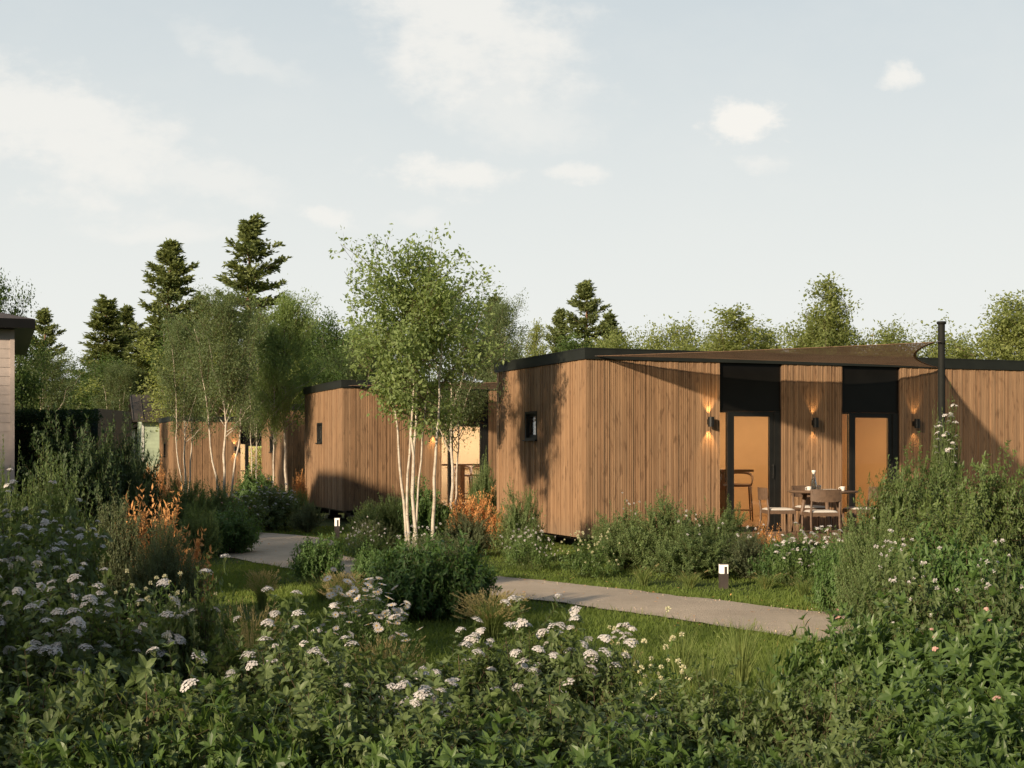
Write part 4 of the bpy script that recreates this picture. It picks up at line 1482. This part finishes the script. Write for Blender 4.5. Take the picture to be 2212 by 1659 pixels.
# the pale multi-stem tree in the middle
B = 1.0 / FR
stm = []
D0 = 21.4
cx = PX(903, D0)
for (bx, tx, hf, r, dy) in ((894, 880, .88, .029, 0), (905, 915, .96, .030, .15), (931, 955, .86, .030, -.1), (868, 835, .80, .026, .5), (880, 872, .90, .025, .35), (893, 935, .84, .018, .2)):
    stm.append((PX(bx, D0) - cx, dy, PX(tx, D0) - cx, dy * 1.4, hf, r))
hc = EYE - (545 - 972) * D0 / FR
c0 = tree_proto('central', 21, hc, stm, 2.0, 1.25, lambda u: float(np.interp(u, [0, .12, .25, .45, .7, .88, 1], [.40, .60, .84, 1, .86, .62, .30])), 25, 9, 15, 0.080, T_DIA, L_BIRCH, M_BIRCH, elev=36, jit=0.06, twl=0.22, kink=0.05)
place_tree(c0, 'birch_tree', 'tall light green multi-stemmed birch with cream stems before the second cabin', 'tree', 903, 545, D0, rz=0.0, hscale=1.0)
bs = tree_proto('birchA', 31, 5.3, [(0, 0, .1, 0, .98, .042), (.12, .1, .55, .2, .9, .032), (-.1, .1, -.5, .1, .88, .03)], 1.95, 1.25, vase, 28, 10, 34, 0.058, T_DIA, L_BIRCHG, M_BIRCH, elev=55, jit=0.085, twl=0.26, kink=0.05)
bs2 = tree_proto('birchB', 32, 5.3, [(0, 0, -.05, .1, 1, .045), (.18, 0, .45, 0, .85, .03)], 1.9, 1.15, vase, 38, 10, 34, 0.058, T_DIA, L_BIRCHG, M_BIRCH, elev=50, jit=0.085, twl=0.26, kink=0.05)
bs3 = tree_proto('birchC', 33, 4.8, [(0, 0, .0, .1, 1, .05)], 1.9, 1.1, dome_, 64, 11, 34, 0.062, T_DIA, L_BIRCH, M_BIRCH, elev=42, jit=0.09, twl=0.28, kink=0.04)
TG = 'slim birches between the cabins'
for a in ((bs2, 'grey stemmed birch directly right of the tall multi-stemmed birch', 978, 640, 25.2, 210, 1.2),
          (bs, 'birch with three pale stems, the large one left of the cabin window glow', 486, 655, 34, 205, 0.4),
          (bs3, 'dense leafy birch against the left end of the second cabin', 618, 655, 36.2, 165, 2.0),
          (bs2, 'slim birch between the two leafier ones, in front of the lit door', 552, 690, 37, 110, 4.0),
          (bs, 'thin birch standing before the farthest cabin wall', 404, 710, 41, 150, 1.3),
          (bs3, 'slender small birch with grey stem just left of the dense leafy one', 590, 720, 35.6, 100, 5.0),
          (bs2, 'birch whose crown shows above the roof of the second cabin', 1085, 665, 42, 140, 3.0),
          (bs, 'faint birch left of the tall multi-stemmed one, above the cabin roof', 800, 740, 40, 170, 2.6),
          (bs2, 'pale birch thicket tree above the dark hedge', 95, 770, 48, 180, 2.2),
          (bs, 'pale birch behind the green shed roof', 262, 800, 62, 130, 0.9)):
    place_tree(a[0], 'birch_tree', a[1], 'tree', a[2], a[3], a[4], a[5], TG, a[6])

cA = conifer_proto(1, 12.0, 2.3, 1.6, 0.62)
cB = conifer_proto(2, 12.0, 2.0, 1.2, 0.58)
cC = conifer_proto(3, 12.0, 2.5, 2.5, 0.70)
CG = 'pines behind the cabins'
for a in ((cC, 'tallest pine, with layered dark branches', 545, 483, 66, 215), (cA, 'second tallest pine, left of the tallest one', 365, 530, 68, 175),
          (cB, 'dark pine standing left of the second tallest pine', 222, 648, 70, 150), (cA, 'narrow small pine squeezed between two larger pines', 272, 668, 74, 110),
          (cC, 'small pine right beside the house roof at the left', 95, 675, 70, 125), (cB, 'low pine top between the two tallest pines', 430, 640, 76, 130),
          (cC, 'lone pine rising behind the nearest cabin roof', 1265, 617, 62, 150), (cB, 'dark pine top peeping out right of the tall birch', 1070, 645, 60, 110),
          (cA, 'short pine left of the lone pine above the roof', 1208, 675, 66, 100), (cB, 'short pine right of the lone pine above the roof', 1318, 680, 66, 100),
          (cC, 'broad pine low behind the leafy birch', 640, 700, 72, 170), (cB, 'wide low pine behind the shed ridge', 320, 720, 64, 150)):
    place_tree(a[0], 'pine_tree', a[1], 'tree', a[2], a[3], a[4], a[5] * 1.95, CG)

st4 = [(0, 0, 0, 0, 1, .12), (.1, .1, .9, .4, .85, .07), (0, -.1, -.9, -.3, .85, .07), (0, 0, .2, -.9, .8, .06)]
dA = tree_proto('decidA', 41, 8.0, st4, 1.0, 3.0, dome_, 32, 13, 28, 0.15, T_DIA, L_DECID, M_BARKD, elev=24, jit=0.20, twl=0.24, kink=0.2)
dB = tree_proto('decidB', 42, 8.0, st4[:3], 0.8, 2.6, lambda u: max(.3, math.sin(math.pi * min(1, .35 + .55 * u))), 42, 13, 26, 0.14, T_DIA, L_DECID, M_BARKD, elev=30, jit=0.17, twl=0.26, kink=0.2)
dC = tree_proto('decidC', 43, 8.0, st4, 0.8, 2.8, dome_, 32, 13, 28, 0.14, T_DIA, L_DECIDD, M_BARKD, elev=26, jit=0.18, twl=0.26, kink=0.2)
# thin leader whips that break the skyline
dW = tree_proto('whip', 44, 8.0, [(0, 0, .2, 0, 1, .05), (.1, 0, .8, .1, .8, .04), (0, .1, -.6, .2, .75, .04)], 2.0, 1.6, cone_, 34, 8, 20, 0.13, T_DIA, L_DECID, M_BARKD, elev=55, jit=0.10, twl=0.30, kink=0.3)
DG = 'broadleaf trees behind the cabins'
for a in ((dC, 'dark dense tree behind the leafy birch', 690, 672, 62, 150), (dC, 'dark tree between the second cabin roof and the tall birch', 775, 705, 58, 150), (dA, 'mid green tree filling the gap right of the leafy birch', 725, 700, 64, 150),
          (dA, 'mid green tree behind the grey birches', 455, 700, 60, 190), (dC, 'dark green tree at the foot of the two tallest pines', 395, 690, 64, 170),
          (dA, 'green tree low above the hedge', 55, 790, 56, 190), (dC, 'shadowed tree behind the green shed', 215, 770, 66, 190),
          (dA, 'mid green tree right behind the leafy birch crown', 600, 745, 56, 150),
          (dW, 'thin leafy tree at the left end of the row above the nearest cabin', 1162, 690, 50, 90), (dA, 'green tree right of the lone pine', 1330, 705, 54, 150),
          (dC, 'olive tree under the lone pine', 1235, 720, 56, 170), (dA, 'rounded olive green tree above the sail start', 1450, 682, 52, 170),
          (dW, 'tree with a thin leader above the middle of the sail', 1585, 655, 48, 170), (dA, 'low bright green tree behind the middle of the sail', 1545, 715, 50, 190),
          (dB, 'yellow green tree just right of the thin leader', 1655, 700, 49, 150), (dW, 'tree with the tallest feathery leader above the sail', 1785, 590, 46, 130),
          (dB, 'yellow green tree carrying the feathery leader', 1775, 665, 47, 190), (dA, 'broad yellow green tree left of the sail pole', 1905, 690, 46, 190),
          (dA, 'low leafy tree behind the sail pole', 2030, 712, 46, 160), (dC, 'low green tree right of the sail pole', 2085, 745, 47, 110),
          (dB, 'bright green tree at the right edge of the view', 2195, 628, 44, 210), (dA, 'green filler tree low behind the right edge tree', 2130, 760, 50, 160),
          (dC, 'low green tree between the rounded olive one and the roof', 1390, 735, 53, 130), (dA, 'low green tree behind the sail between two leaders', 1700, 740, 50, 160),
          (dC, 'dark tree top behind the house roof', -22, 575, 34, 130), (dA, 'low green tree between tall birch and nearest cabin', 1120, 745, 52, 120)):
    place_tree(a[0], 'broadleaf_tree', a[1], 'tree', a[2], a[3], a[4], a[5] * (1.6 if a[5] > 100 else 1.2), DG)
# a far wood closes the gaps below the crowns
rgw = np.random.default_rng(77)
fw_ = MB()
n = 60000
xx = rgw.uniform(-48, 48, n); hh = 3.2 + 1.3 * np.sin(xx * 0.5) + 0.8 * np.sin(xx * 1.7 + 1)
zz = rgw.random(n) ** 0.8 * hh; yy = 84 + rgw.normal(0, 1.5, n)
add_leaves(fw_, np.stack([xx, yy, zz - .5], 1), rgw.normal(0, 1, (n, 3)), rgw.normal(0, .6, (n, 3)) + [0, -.6, .5], rgw.uniform(.2, .42, n), T_DIA, rgw, 0,
           np.clip(.5 + .35 * np.sin(xx * 1.3) * np.sin(zz * 2) + .25 * rgw.normal(0, 1, n), 0, 1))
o = fw_.build('far_wood', L_DECIDD)
o['kind'] = 'stuff'; o['label'] = 'far green wood seen low between the trees'; o['category'] = 'wood'
# trees out of view that shade the front and left of the garden
for i, (x, y, h, rr_) in enumerate(((-12.5, -6, 6.0, 3.0), (-8.6, -8.5, 5.4, 2.8), (-4.6, -9.5, 5.0, 2.6), (-15.4, 3.8, 6.1, 2.9), (-14.8, 9.5, 7.0, 3.0), (-11.8, -1.2, 6.2, 2.6), (-17.5, 13, 7.0, 3.2))):
    r_ = empty('broadleaf_tree', 'broadleaf tree out of view, shading the garden, %s' % ('left behind the camera', 'behind the camera on the left', 'straight behind the camera', 'tall one left of the border shrubs', 'tall one left of the lawn', 'small one left of the camera', 'farthest one beside the house')[i], 'tree', (x, y, 0), i * 1.3, 'trees out of view')
    for k, nm in (('tr', 'trunk'), ('cr', 'crown')):
        o = obj(nm, (dA if i % 2 else dC)[k], r_)
        o.scale = (rr_ / 3.0, rr_ / 3.0, h / 8.0)

# ------------------------------------------------------------------ shrubs, flowers, tufts
K = {}
K['big'] = [shrub_proto('big', s, 1.15, 0.72, 46, 0.080, 0.046, T_FOLD, L_BIG, M_STEM, 7, whorl=4, irregular=0.2) for s in (1, 2, 3)]
K['gloss'] = [shrub_proto('gloss', s, 1.15, 0.72, 40, 0.112, 0.055, T_MID, L_GLOSS, M_GSTEM, 6, whorl=5, irregular=0.22) for s in (4, 5, 6)]
K['fine'] = [shrub_proto('fine', s, 1.0, 0.75, 80, 0.040, 0.018, T_DIA, L_FINE, M_STEM, 12, (0.12, 0.28), irregular=0.32, srad=.005, updir=.6) for s in (7, 8)]
K['grey'] = [shrub_proto('grey', s, 1.0, 0.75, 80, 0.038, 0.018, T_DIA, L_GREYF, M_STEM, 12, (0.12, 0.28), irregular=0.3, srad=.005, updir=.6) for s in (9, 10)]
K['med'] = [shrub_proto('med', s, 0.9, 0.75, 60, 0.082, 0.034, T_MID, L_MED, M_STEM, 10, (0.16, 0.32), irregular=0.25, srad=.006) for s in (11, 12)]
K['tall'] = [shrub_proto('tall', s, 1.9, 1.05, 64, 0.072, 0.038, T_FOLD, L_SHRUB, M_STEM, 16, (0.16, 0.34), irregular=0.12, whorl=3, srad=.010, updir=.15) for s in (13, 14)]
K['dark'] = [shrub_proto('dark', s, 1.9, 1.1, 80, 0.085, 0.038, T_DIA, L_DARK, M_STEM, 20, (0.16, 0.36), irregular=0.12, whorl=3, srad=.010, updir=.1) for s in (15,)]
K['orange'] = [shrub_proto('orange', s, 0.9, 0.7, 60, 0.058, 0.034, T_DIA, L_ORANGE, M_STEM, 8, (0.14, 0.30), irregular=0.4, srad=.004, updir=.7) for s in (16, 17)]
K['herb'] = [shrub_proto('herb', s, 0.6, 0.42, 60, 0.055, 0.035, T_NARROW, L_GLOSS, M_GSTEM, 3, (0.15, 0.30), irregular=0.25, srad=.003, up=.8, base=.5) for s in (18, 19)]
NAMES = dict(big='flowering_shrub', gloss='leafy_shrub', fine='fine_leaved_shrub', grey='fine_leaved_shrub', med='dark_shrub', tall='tall_shrub', dark='dark_shrub', orange='orange_shrub', herb='flowering_plant')
placed = 0


def place(kind, lab, px, top, d, wpx, fl=None, nfl=0, group=None, var=None, spread=1.0, base=None):
    global placed
    pr = K[kind][(placed if var is None else var) % len(K[kind])]
    placed += 1
    rng = np.random.default_rng(1000 + placed)
    x = PX(px, d); g = G(x, d) if base is None else base
    h = max(0.2, EYE - (top - 972) * d / FR - g)
    sz = h / pr['H'] * (1.10 if kind in ('fine', 'grey', 'orange', 'med') else 1.0 if kind == 'dark' else 0.97 if kind == 'tall' else 1.0)
    sxy = (wpx / 2 / FR * d) / (pr['R'] + 0.05)
    rz = rng.random() * 6.28
    r_ = empty(NAMES[kind], lab, 'shrub' if kind != 'herb' else 'plant', (x, d, g), rz, group)
    o = obj('foliage', pr['fol'], r_); o.scale = (sxy, sxy, sz)
    o = obj('stems', pr['st'], r_); o.scale = (sxy, sxy, sz)
    if fl:
        T = pr['tips']
        cr_, sr_ = math.cos(rz), math.sin(rz)
        sc = []
        for i, (t, dd) in enumerate(T):
            wy = sr_ * t[0] + cr_ * t[1]
            sc.append((t[2] / pr['H'] - 0.35 * wy / pr['R'] + rng.random() * (0.22 if fl == 'dome' else 0.5) * spread, i))
        sc.sort(reverse=True)
        if nfl > len(sc):
            sc = sc + sc
        for q, (_, i) in enumerate(sc[:nfl]):
            t, dd = T[i]
            off = rng.normal(0, 0.05 if q < len(T) else 0.1, 3)
            me = FLOWERS[fl][int(rng.integers(len(FLOWERS[fl])))]
            f = obj(FNAME[fl], me, r_, ((t[0] + off[0]) * sxy, (t[1] + off[1]) * sxy, t[2] * sz + 0.02 + abs(off[2]) * .5 + (0.05 if fl in ('pom', 'wpom', 'daisy') else 0)))
            s_ = rng.uniform(0.52, 0.95) * (0.8 if fl == 'pink' else 1.35 if fl == 'daisy' else 1.0)
            f.scale = (s_, s_, s_)
            f.rotation_euler = (rng.normal(0, .3) + 0.15 * (fl == 'daisy'), rng.normal(0, .3), rng.random() * 6.28)
    return r_


GF = 'front border shrubs'
FRONT = [
    # foreground border, left to centre
    ('big', 'big leaved shrub with white domes at the left edge of the front border', 20, 1258, 7.2, 420, 'dome', 32),
    ('big', 'big leaved shrub with white domes, second from left in the front border', 190, 1290, 7.0, 420, 'dome', 30),
    ('big', 'big leaved white flowering shrub left of the tall single dome', 320, 1300, 7.4, 360, 'dome', 22),
    ('big', 'big leaved shrub whose white dome stands highest, below the left lawn', 425, 1252, 7.3, 200, 'dome', 7),
    ('big', 'big leaved shrub with few white domes below the tan grass clump', 590, 1330, 6.9, 400, 'dome', 18),
    ('big', 'big leaved shrub in front of the white daisies', 760, 1400, 6.7, 380, 'dome', 8),
    ('big', 'big leaved shrub with white domes right of the pale bent grass', 960, 1415, 6.9, 380, 'dome', 26),
    ('big', 'white domed shrub rising highest in the middle of the front border', 1140, 1335, 7.3, 330, 'dome', 38),
    ('big', 'white domed shrub beside the cream pompoms', 1245, 1375, 7.2, 280, 'dome', 20),
    ('big', 'big leaved shrub below the cream pompoms', 1400, 1480, 6.5, 360, 'dome', 3),
    ('big', 'big leaved shrub without flowers in front of the long grass', 1560, 1455, 6.4, 280, None, 0),
    ('big', 'low leafy shrub at the bottom, first from the left corner', 60, 1420, 5.6, 500, None, 0),
    ('big', 'low leafy shrub at the bottom, right of the corner one', 320, 1440, 5.5, 500, 'dome', 2),
    ('big', 'low leafy shrub at the bottom under the daisies', 700, 1430, 5.7, 480, None, 0),
    ('big', 'low leafy shrub in the bottom middle', 960, 1480, 5.5, 480, 'dome', 3),
    ('big', 'low leafy shrub at the bottom under the tallest white domes', 1200, 1470, 5.7, 460, None, 0),
    ('gloss', 'glossy fresh green shrub at the bottom, left of centre', 500, 1510, 5.2, 420, None, 0),
    ('gloss', 'glossy dark green shrub at the bottom centre', 1040, 1560, 5.1, 460, None, 0),
    ('gloss', 'glossy low shrub in the bottom left corner', 130, 1570, 4.9, 420, None, 0),
    ('gloss', 'glossy low shrub at the bottom between centre and right', 1330, 1560, 5.2, 420, None, 0),
    ('gloss', 'glossy low shrub at the bottom below the long grass', 1560, 1570, 5.2, 360, None, 0),
    ('gloss', 'glossy low shrub at the bottom right of the left glossy one', 780, 1580, 5.0, 380, None, 0),
    # right foreground
    ('gloss', 'fresh green shrub overlapping the end of the path', 1790, 1335, 7.6, 240, 'pink', 1),
    ('gloss', 'fresh green shrub with pinkish heads right of the path end', 1945, 1300, 7.5, 330, 'pink', 3),
    ('gloss', 'fresh green shrub with pinkish heads at the right edge', 2130, 1310, 7.4, 360, 'pink', 3),
    ('gloss', 'leafy green shrub lower right, right of the grey green one', 2010, 1430, 6.2, 420, 'pink', 2),
    ('gloss', 'leafy green shrub in the bottom right corner', 2180, 1440, 5.8, 420, 'pink', 1),
    ('big', 'grey green drooping shrub at the bottom right beside the long grass', 1790, 1450, 6.3, 330, None, 0),
    ('big', 'low grey green shrub at the bottom right of centre', 1830, 1550, 5.3, 420, None, 0),
    ('gloss', 'lowest leafy shrub at the bottom near the right corner', 2060, 1560, 5.2, 420, None, 0),
    ('big', 'upright big leaved shrub above the fresh green ones on the right', 1960, 1215, 9.6, 250, 'wpom', 18),
    ('big', 'upright big leaved shrub with cream heads near the right edge', 2140, 1220, 9.6, 260, 'wpom', 18),
    ('herb', 'cream pompom plant in the front border left of the long grass', 1385, 1362, 7.3, 250, 'pom', 50),
    ('herb', 'cream pompom plant low behind the front border at the left', 330, 1240, 9.2, 230, 'pom', 56),
]
for a in FRONT:
    place(*a, group=GF)

MID = [
    ('big', 'shaded shrub crowded with mauve white domes at the left edge', 60, 1085, 10.8, 330, 'sdome', 60),
    ('big', 'shaded shrub with mauve white domes, right part of the left mass', 150, 1130, 10.2, 200, 'sdome', 34),
    ('big', 'shaded low shrub with mauve white domes below the left mass', 40, 1165, 9.4, 300, 'sdome', 30),
    ('grey', 'grey green bushy shrub left of the orange shrub', 255, 1095, 12.8, 200, None, 0),
    ('grey', 'grey green shaded shrub under the orange shrub', 355, 1125, 12.2, 190, None, 0),
    ('orange', 'bright orange leaved shrub in the left garden', 340, 1052, 13.4, 240, None, 0),
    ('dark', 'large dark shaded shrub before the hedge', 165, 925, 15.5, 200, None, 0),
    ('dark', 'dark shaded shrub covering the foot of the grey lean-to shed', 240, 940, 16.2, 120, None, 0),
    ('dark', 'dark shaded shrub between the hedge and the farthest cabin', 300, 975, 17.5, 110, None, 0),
    ('fine', 'green bushy shrub below the dark hedge', 115, 1012, 13.0, 190, None, 0),
    ('fine', 'green shrub at the foot of the house wall', 20, 1000, 12.6, 130, 'sdome', 4),
    ('orange', 'small orange shrub before the green shed', 328, 985, 36, 60, None, 0),
    ('orange', 'russet shrub at the corner of the farthest cabin', 372, 1020, 30, 70, None, 0),
    ('fine', 'green shrub under the thin birch, left of the pale stems', 400, 1040, 26, 140, None, 0),
    ('fine', 'green shrub at the foot of the pale birch stems', 465, 1045, 27, 130, None, 0),
    ('med', 'shrub with a few orange blooms left of the gravel turn', 495, 1098, 22.6, 150, 'pink', 9),
    ('fine', 'dark shrub tucked behind the one with orange blooms', 430, 1090, 21.5, 110, None, 0),
    ('big', 'shaded white flowering shrub beyond the gravel turn', 585, 1050, 29.5, 130, 'sdome', 60),
    ('big', 'shaded white flowering shrub left of the gravel turn', 520, 1068, 28, 110, 'sdome', 46),
    ('med', 'dark green shrub before the lit door of the farthest cabin', 560, 1020, 36, 130, None, 0),
    ('orange', 'orange shrub against the left edge of the second cabin', 648, 1018, 35, 40, None, 0),
    ('fine', 'shrub at the left foot of the second cabin', 640, 1062, 30.5, 90, None, 0),
    ('grey', 'reddish dark shrub left below the second cabin', 665, 1085, 28.6, 80, None, 0),
    ('fine', 'shrub at the foot of the second cabin, right of its bollard', 800, 1088, 26.4, 110, None, 0),
    ('fine', 'fine shrub along the second cabin, behind the birch stems', 862, 1060, 26.2, 110, None, 0),
    ('med', 'dark green shrub behind the cream birch stems', 920, 1050, 25.0, 120, None, 0),
    ('fine', 'tall green shrub before the lit door of the second cabin', 1045, 990, 27.5, 75, None, 0),
    ('orange', 'large orange shrub left of the nearest cabin', 1035, 1052, 24.2, 125, None, 0),
    ('grey', 'greenish shrub below the large orange one', 1010, 1105, 22.0, 140, None, 0),
    ('grey', 'olive shrub in front of the bollard of the second cabin', 800, 1125, 22.5, 120, None, 0),
    ('herb', 'small white flowered plant left of the birch stems', 790, 1132, 20.8, 110, 'wpom', 40),
    ('herb', 'small white flowered plant at the foot of the birch stems', 915, 1140, 18.6, 130, 'wpom', 60),
    ('grey', 'grey green low shrub before the birch stems', 935, 1155, 17.0, 180, None, 0),
    ('fine', 'tall spiky green shrub at the left corner wall of the nearest cabin', 1125, 1062, 20.8, 120, None, 0),
    ('herb', 'white flowered plant under the end wall of the nearest cabin', 1140, 1140, 19.6, 120, 'wpom', 60),
    ('herb', 'white flowered plant right below the corner of the nearest cabin', 1275, 1150, 18.6, 130, 'pom', 55),
    ('fine', 'green shrub covering the corner foot of the nearest cabin', 1340, 1098, 19.8, 150, 'wpom', 10),
    ('fine', 'broad green shrub in the middle of the nearest cabin front', 1430, 1082, 19.2, 200, None, 0),
    ('fine', 'green shrub left below the first glass door', 1550, 1090, 19.4, 170, None, 0),
    ('fine', 'low green shrub behind the path bollard', 1500, 1140, 18.4, 220, 'wpom', 12),
    ('grey', 'grey green shrub with tiny white blooms right of the bollard', 1620, 1150, 18.3, 170, 'wpom', 14),
    ('orange', 'small yellow orange shrub before the side chair', 1650, 1125, 19.6, 80, None, 0),
    ('med', 'dark green shrub before the terrace step', 1700, 1160, 17.6, 130, None, 0),
    ('herb', 'white domed plants in front of the terrace chairs', 1765, 1128, 17.6, 140, 'sdome', 40),
    ('herb', 'white domed plants lower left of the tall right shrubs', 1715, 1150, 17.2, 110, 'sdome', 30),
    ('fine', 'bushy green shrub right below the terrace table', 1850, 1125, 16.0, 140, None, 0),
    ('med', 'fresh green low shrub on the lawn edge at the right', 1810, 1180, 14.2, 130, None, 0),
    ('tall', 'tall leafy shrub in front of the second glass door', 1945, 1000, 14.6, 150, None, 0),
    ('tall', 'tall leafy shrub behind the base of the sail pole', 2010, 985, 15.5, 190, None, 0),
    ('tall', 'tall leafy shrub at the right edge of the view', 2140, 985, 13.6, 240, None, 0),
    ('tall', 'mid height leafy shrub below the sail pole', 2030, 1080, 12.2, 260, None, 0),
    ('fine', 'bushy shrub in the right garden under the second door', 1890, 1115, 13.2, 180, None, 0),
    ('med', 'dark shrub filling the right garden above the pompoms', 2080, 1165, 11.2, 300, None, 0),
    ('fine', 'green shrub above the fresh green ones near the lawn edge', 1900, 1190, 11.2, 180, 'wpom', 16),
    ('med', 'large dark rounded shrub in the middle of the lawn', 915, 1165, 13.9, 250, None, 0),
    ('med', 'lower right part shrub of the dark group, overhanging the path', 1010, 1205, 14.0, 150, None, 0),
    ('med', 'small dark shrub with a raised shoot left of the large rounded one', 685, 1160, 17.8, 120, None, 0),
    ('med', 'small dark shrub behind the large rounded one', 800, 1185, 17.2, 90, None, 0),
    ('med', 'dark shrub joining the large rounded one on its left', 840, 1200, 14.6, 110, None, 0),
    ('herb', 'bushy white daisies in the middle of the garden', 775, 1250, 11.4, 190, 'daisy', 100),
    ('herb', 'low daisies at the right foot of the white daisy bush', 855, 1318, 11.2, 110, 'daisy', 30),
]
for a in MID:
    place(*a)
# climbing white flowers around the pole
for q, (px, top, d, wd, n) in enumerate(((2048, 890, 16.8, 62, 26), (2022, 900, 17.0, 26, 7))):
    place('tall', ('white flowering climber rising right of the sail pole', 'thin white flowering climber just left of the sail pole')[q], px, top, d, wd, 'sdome', n, var=q)


def tuft(seed, n, H, spread, wd, mat, seedheads=0.0, mat2=None):
    rng = np.random.default_rng(seed)
    mb = MB()
    for i in range(n):
        a = rng.random() * 6.28; r0 = rng.random() * 0.25 * spread
        L = H * rng.uniform(0.55, 1.1); out = spread * rng.uniform(0.2, 1.0)
        b = np.array([r0 * math.cos(a), r0 * math.sin(a), 0]); a2 = a + rng.normal(0, .5)
        e = b + np.array([out * math.cos(a2), out * math.sin(a2), L])
        P = bez(b, b + np.array([0.15 * out * math.cos(a2), .15 * out * math.sin(a2), L * 0.75]), e, 5)
        sd = np.array([-math.sin(a2), math.cos(a2), 0]); f = np.array([1, .9, .7, .4, .08])[:, None]
        sd = sd * math.cos(i) + np.array([math.cos(a2), math.sin(a2), 0]) * math.sin(i)
        V = np.concatenate([P - sd * wd * f, P + sd * wd * f]); q = np.arange(4)
        mb.add(V, np.stack([q, q + 1, q + 6, q + 5], 1), 0, rng.random())
        if rng.random() < seedheads:
            m = 10
            add_leaves(mb, P[-1] - (P[-1] - P[-2]) * rng.uniform(-.3, .9, m)[:, None] * 0.8, np.repeat(nrm(P[-1] - P[-2])[None], m, 0) + rng.normal(0, .25, (m, 3)), rng.normal(0, 1, (m, 3)), 0.035, T_SLIM, rng, 1)
    return mb.mesh('blades', [mat, mat2 or mat])


TU = dict(tan=tuft(1, 420, 0.55, 0.34, 0.0030, L_TUFT, 0.75, L_TAN), green=tuft(2, 230, 0.42, 0.34, 0.0040, L_TUFT, 0.05, L_TAN), pale=tuft(3, 230, 0.5, 0.40, 0.0026, L_TAN, 0.6, L_TAN),
          long=tuft(4, 200, 0.5, 0.30, 0.0045, L_TUFT, 0.12, L_TUFT))
TL = [('tan', 'feathery tan grass clump right of the large dark shrub', 1060, 1288, 12.6, 190), ('green', 'grass clump below the small dark shrub', 700, 1232, 15.6, 130), ('tan', 'thin dry grass clump on the left lawn', 566, 1240, 14.8, 80),
      ('tan', 'grass clump between the daisies and the small dark shrub', 740, 1245, 14.4, 110), ('pale', 'pale bent grass in the front border', 830, 1378, 8.8, 170), ('green', 'grass clump left of the path bollard', 1490, 1228, 17.2, 110),
      ('green', 'grass clump right of the path bollard', 1655, 1232, 17.0, 120), ('green', 'grass clump farther right of the path bollard', 1735, 1240, 16.2, 90), ('long', 'long grass clump on the right lawn near the path', 1470, 1355, 9.8, 150),
      ('long', 'long grass clump beside the path end', 1600, 1350, 9.6, 170), ('long', 'long grass clump left of the fresh green shrubs', 1680, 1400, 8.3, 180), ('long', 'long grass clump above the front border', 1530, 1400, 8.4, 170),
      ('green', 'grass clump under the low white blooms', 1360, 1375, 10.2, 120), ('green', 'low grass clump at the lawn edge in the middle', 1215, 1345, 10.8, 90), ('pale', 'grey green dry grass right of the tall single dome', 545, 1305, 9.4, 160),
      ('green', 'grass clump under the dark left shrubs', 420, 1180, 16.5, 120), ('green', 'small grass clump at the foot of the green cabin shrubs', 1390, 1215, 17.4, 90), ('long', 'long grass clump low at the right lawn edge', 1745, 1360, 8.9, 130)]
for k, lab, px, top, d, wpx in TL:
    x = PX(px, d)
    h = max(.2, EYE - (top - 972) * d / FR)
    r_ = tag(obj('grass_clump', TU[k], None, (x, d, G(x, d) - .01)), lab, 'grass clump', 'grass clumps')
    s_ = (wpx / 2 / FR * d) / 0.42
    r_.scale = (s_, s_, h / 0.55 if k in ('tan', 'pale') else h / 0.48); r_.rotation_euler = (0, 0, hash_(lab) % 628 / 100)
place('herb', 'small low white blooms on the right lawn', 1350, 1345, 10.4, 70, 'sdome', 12)
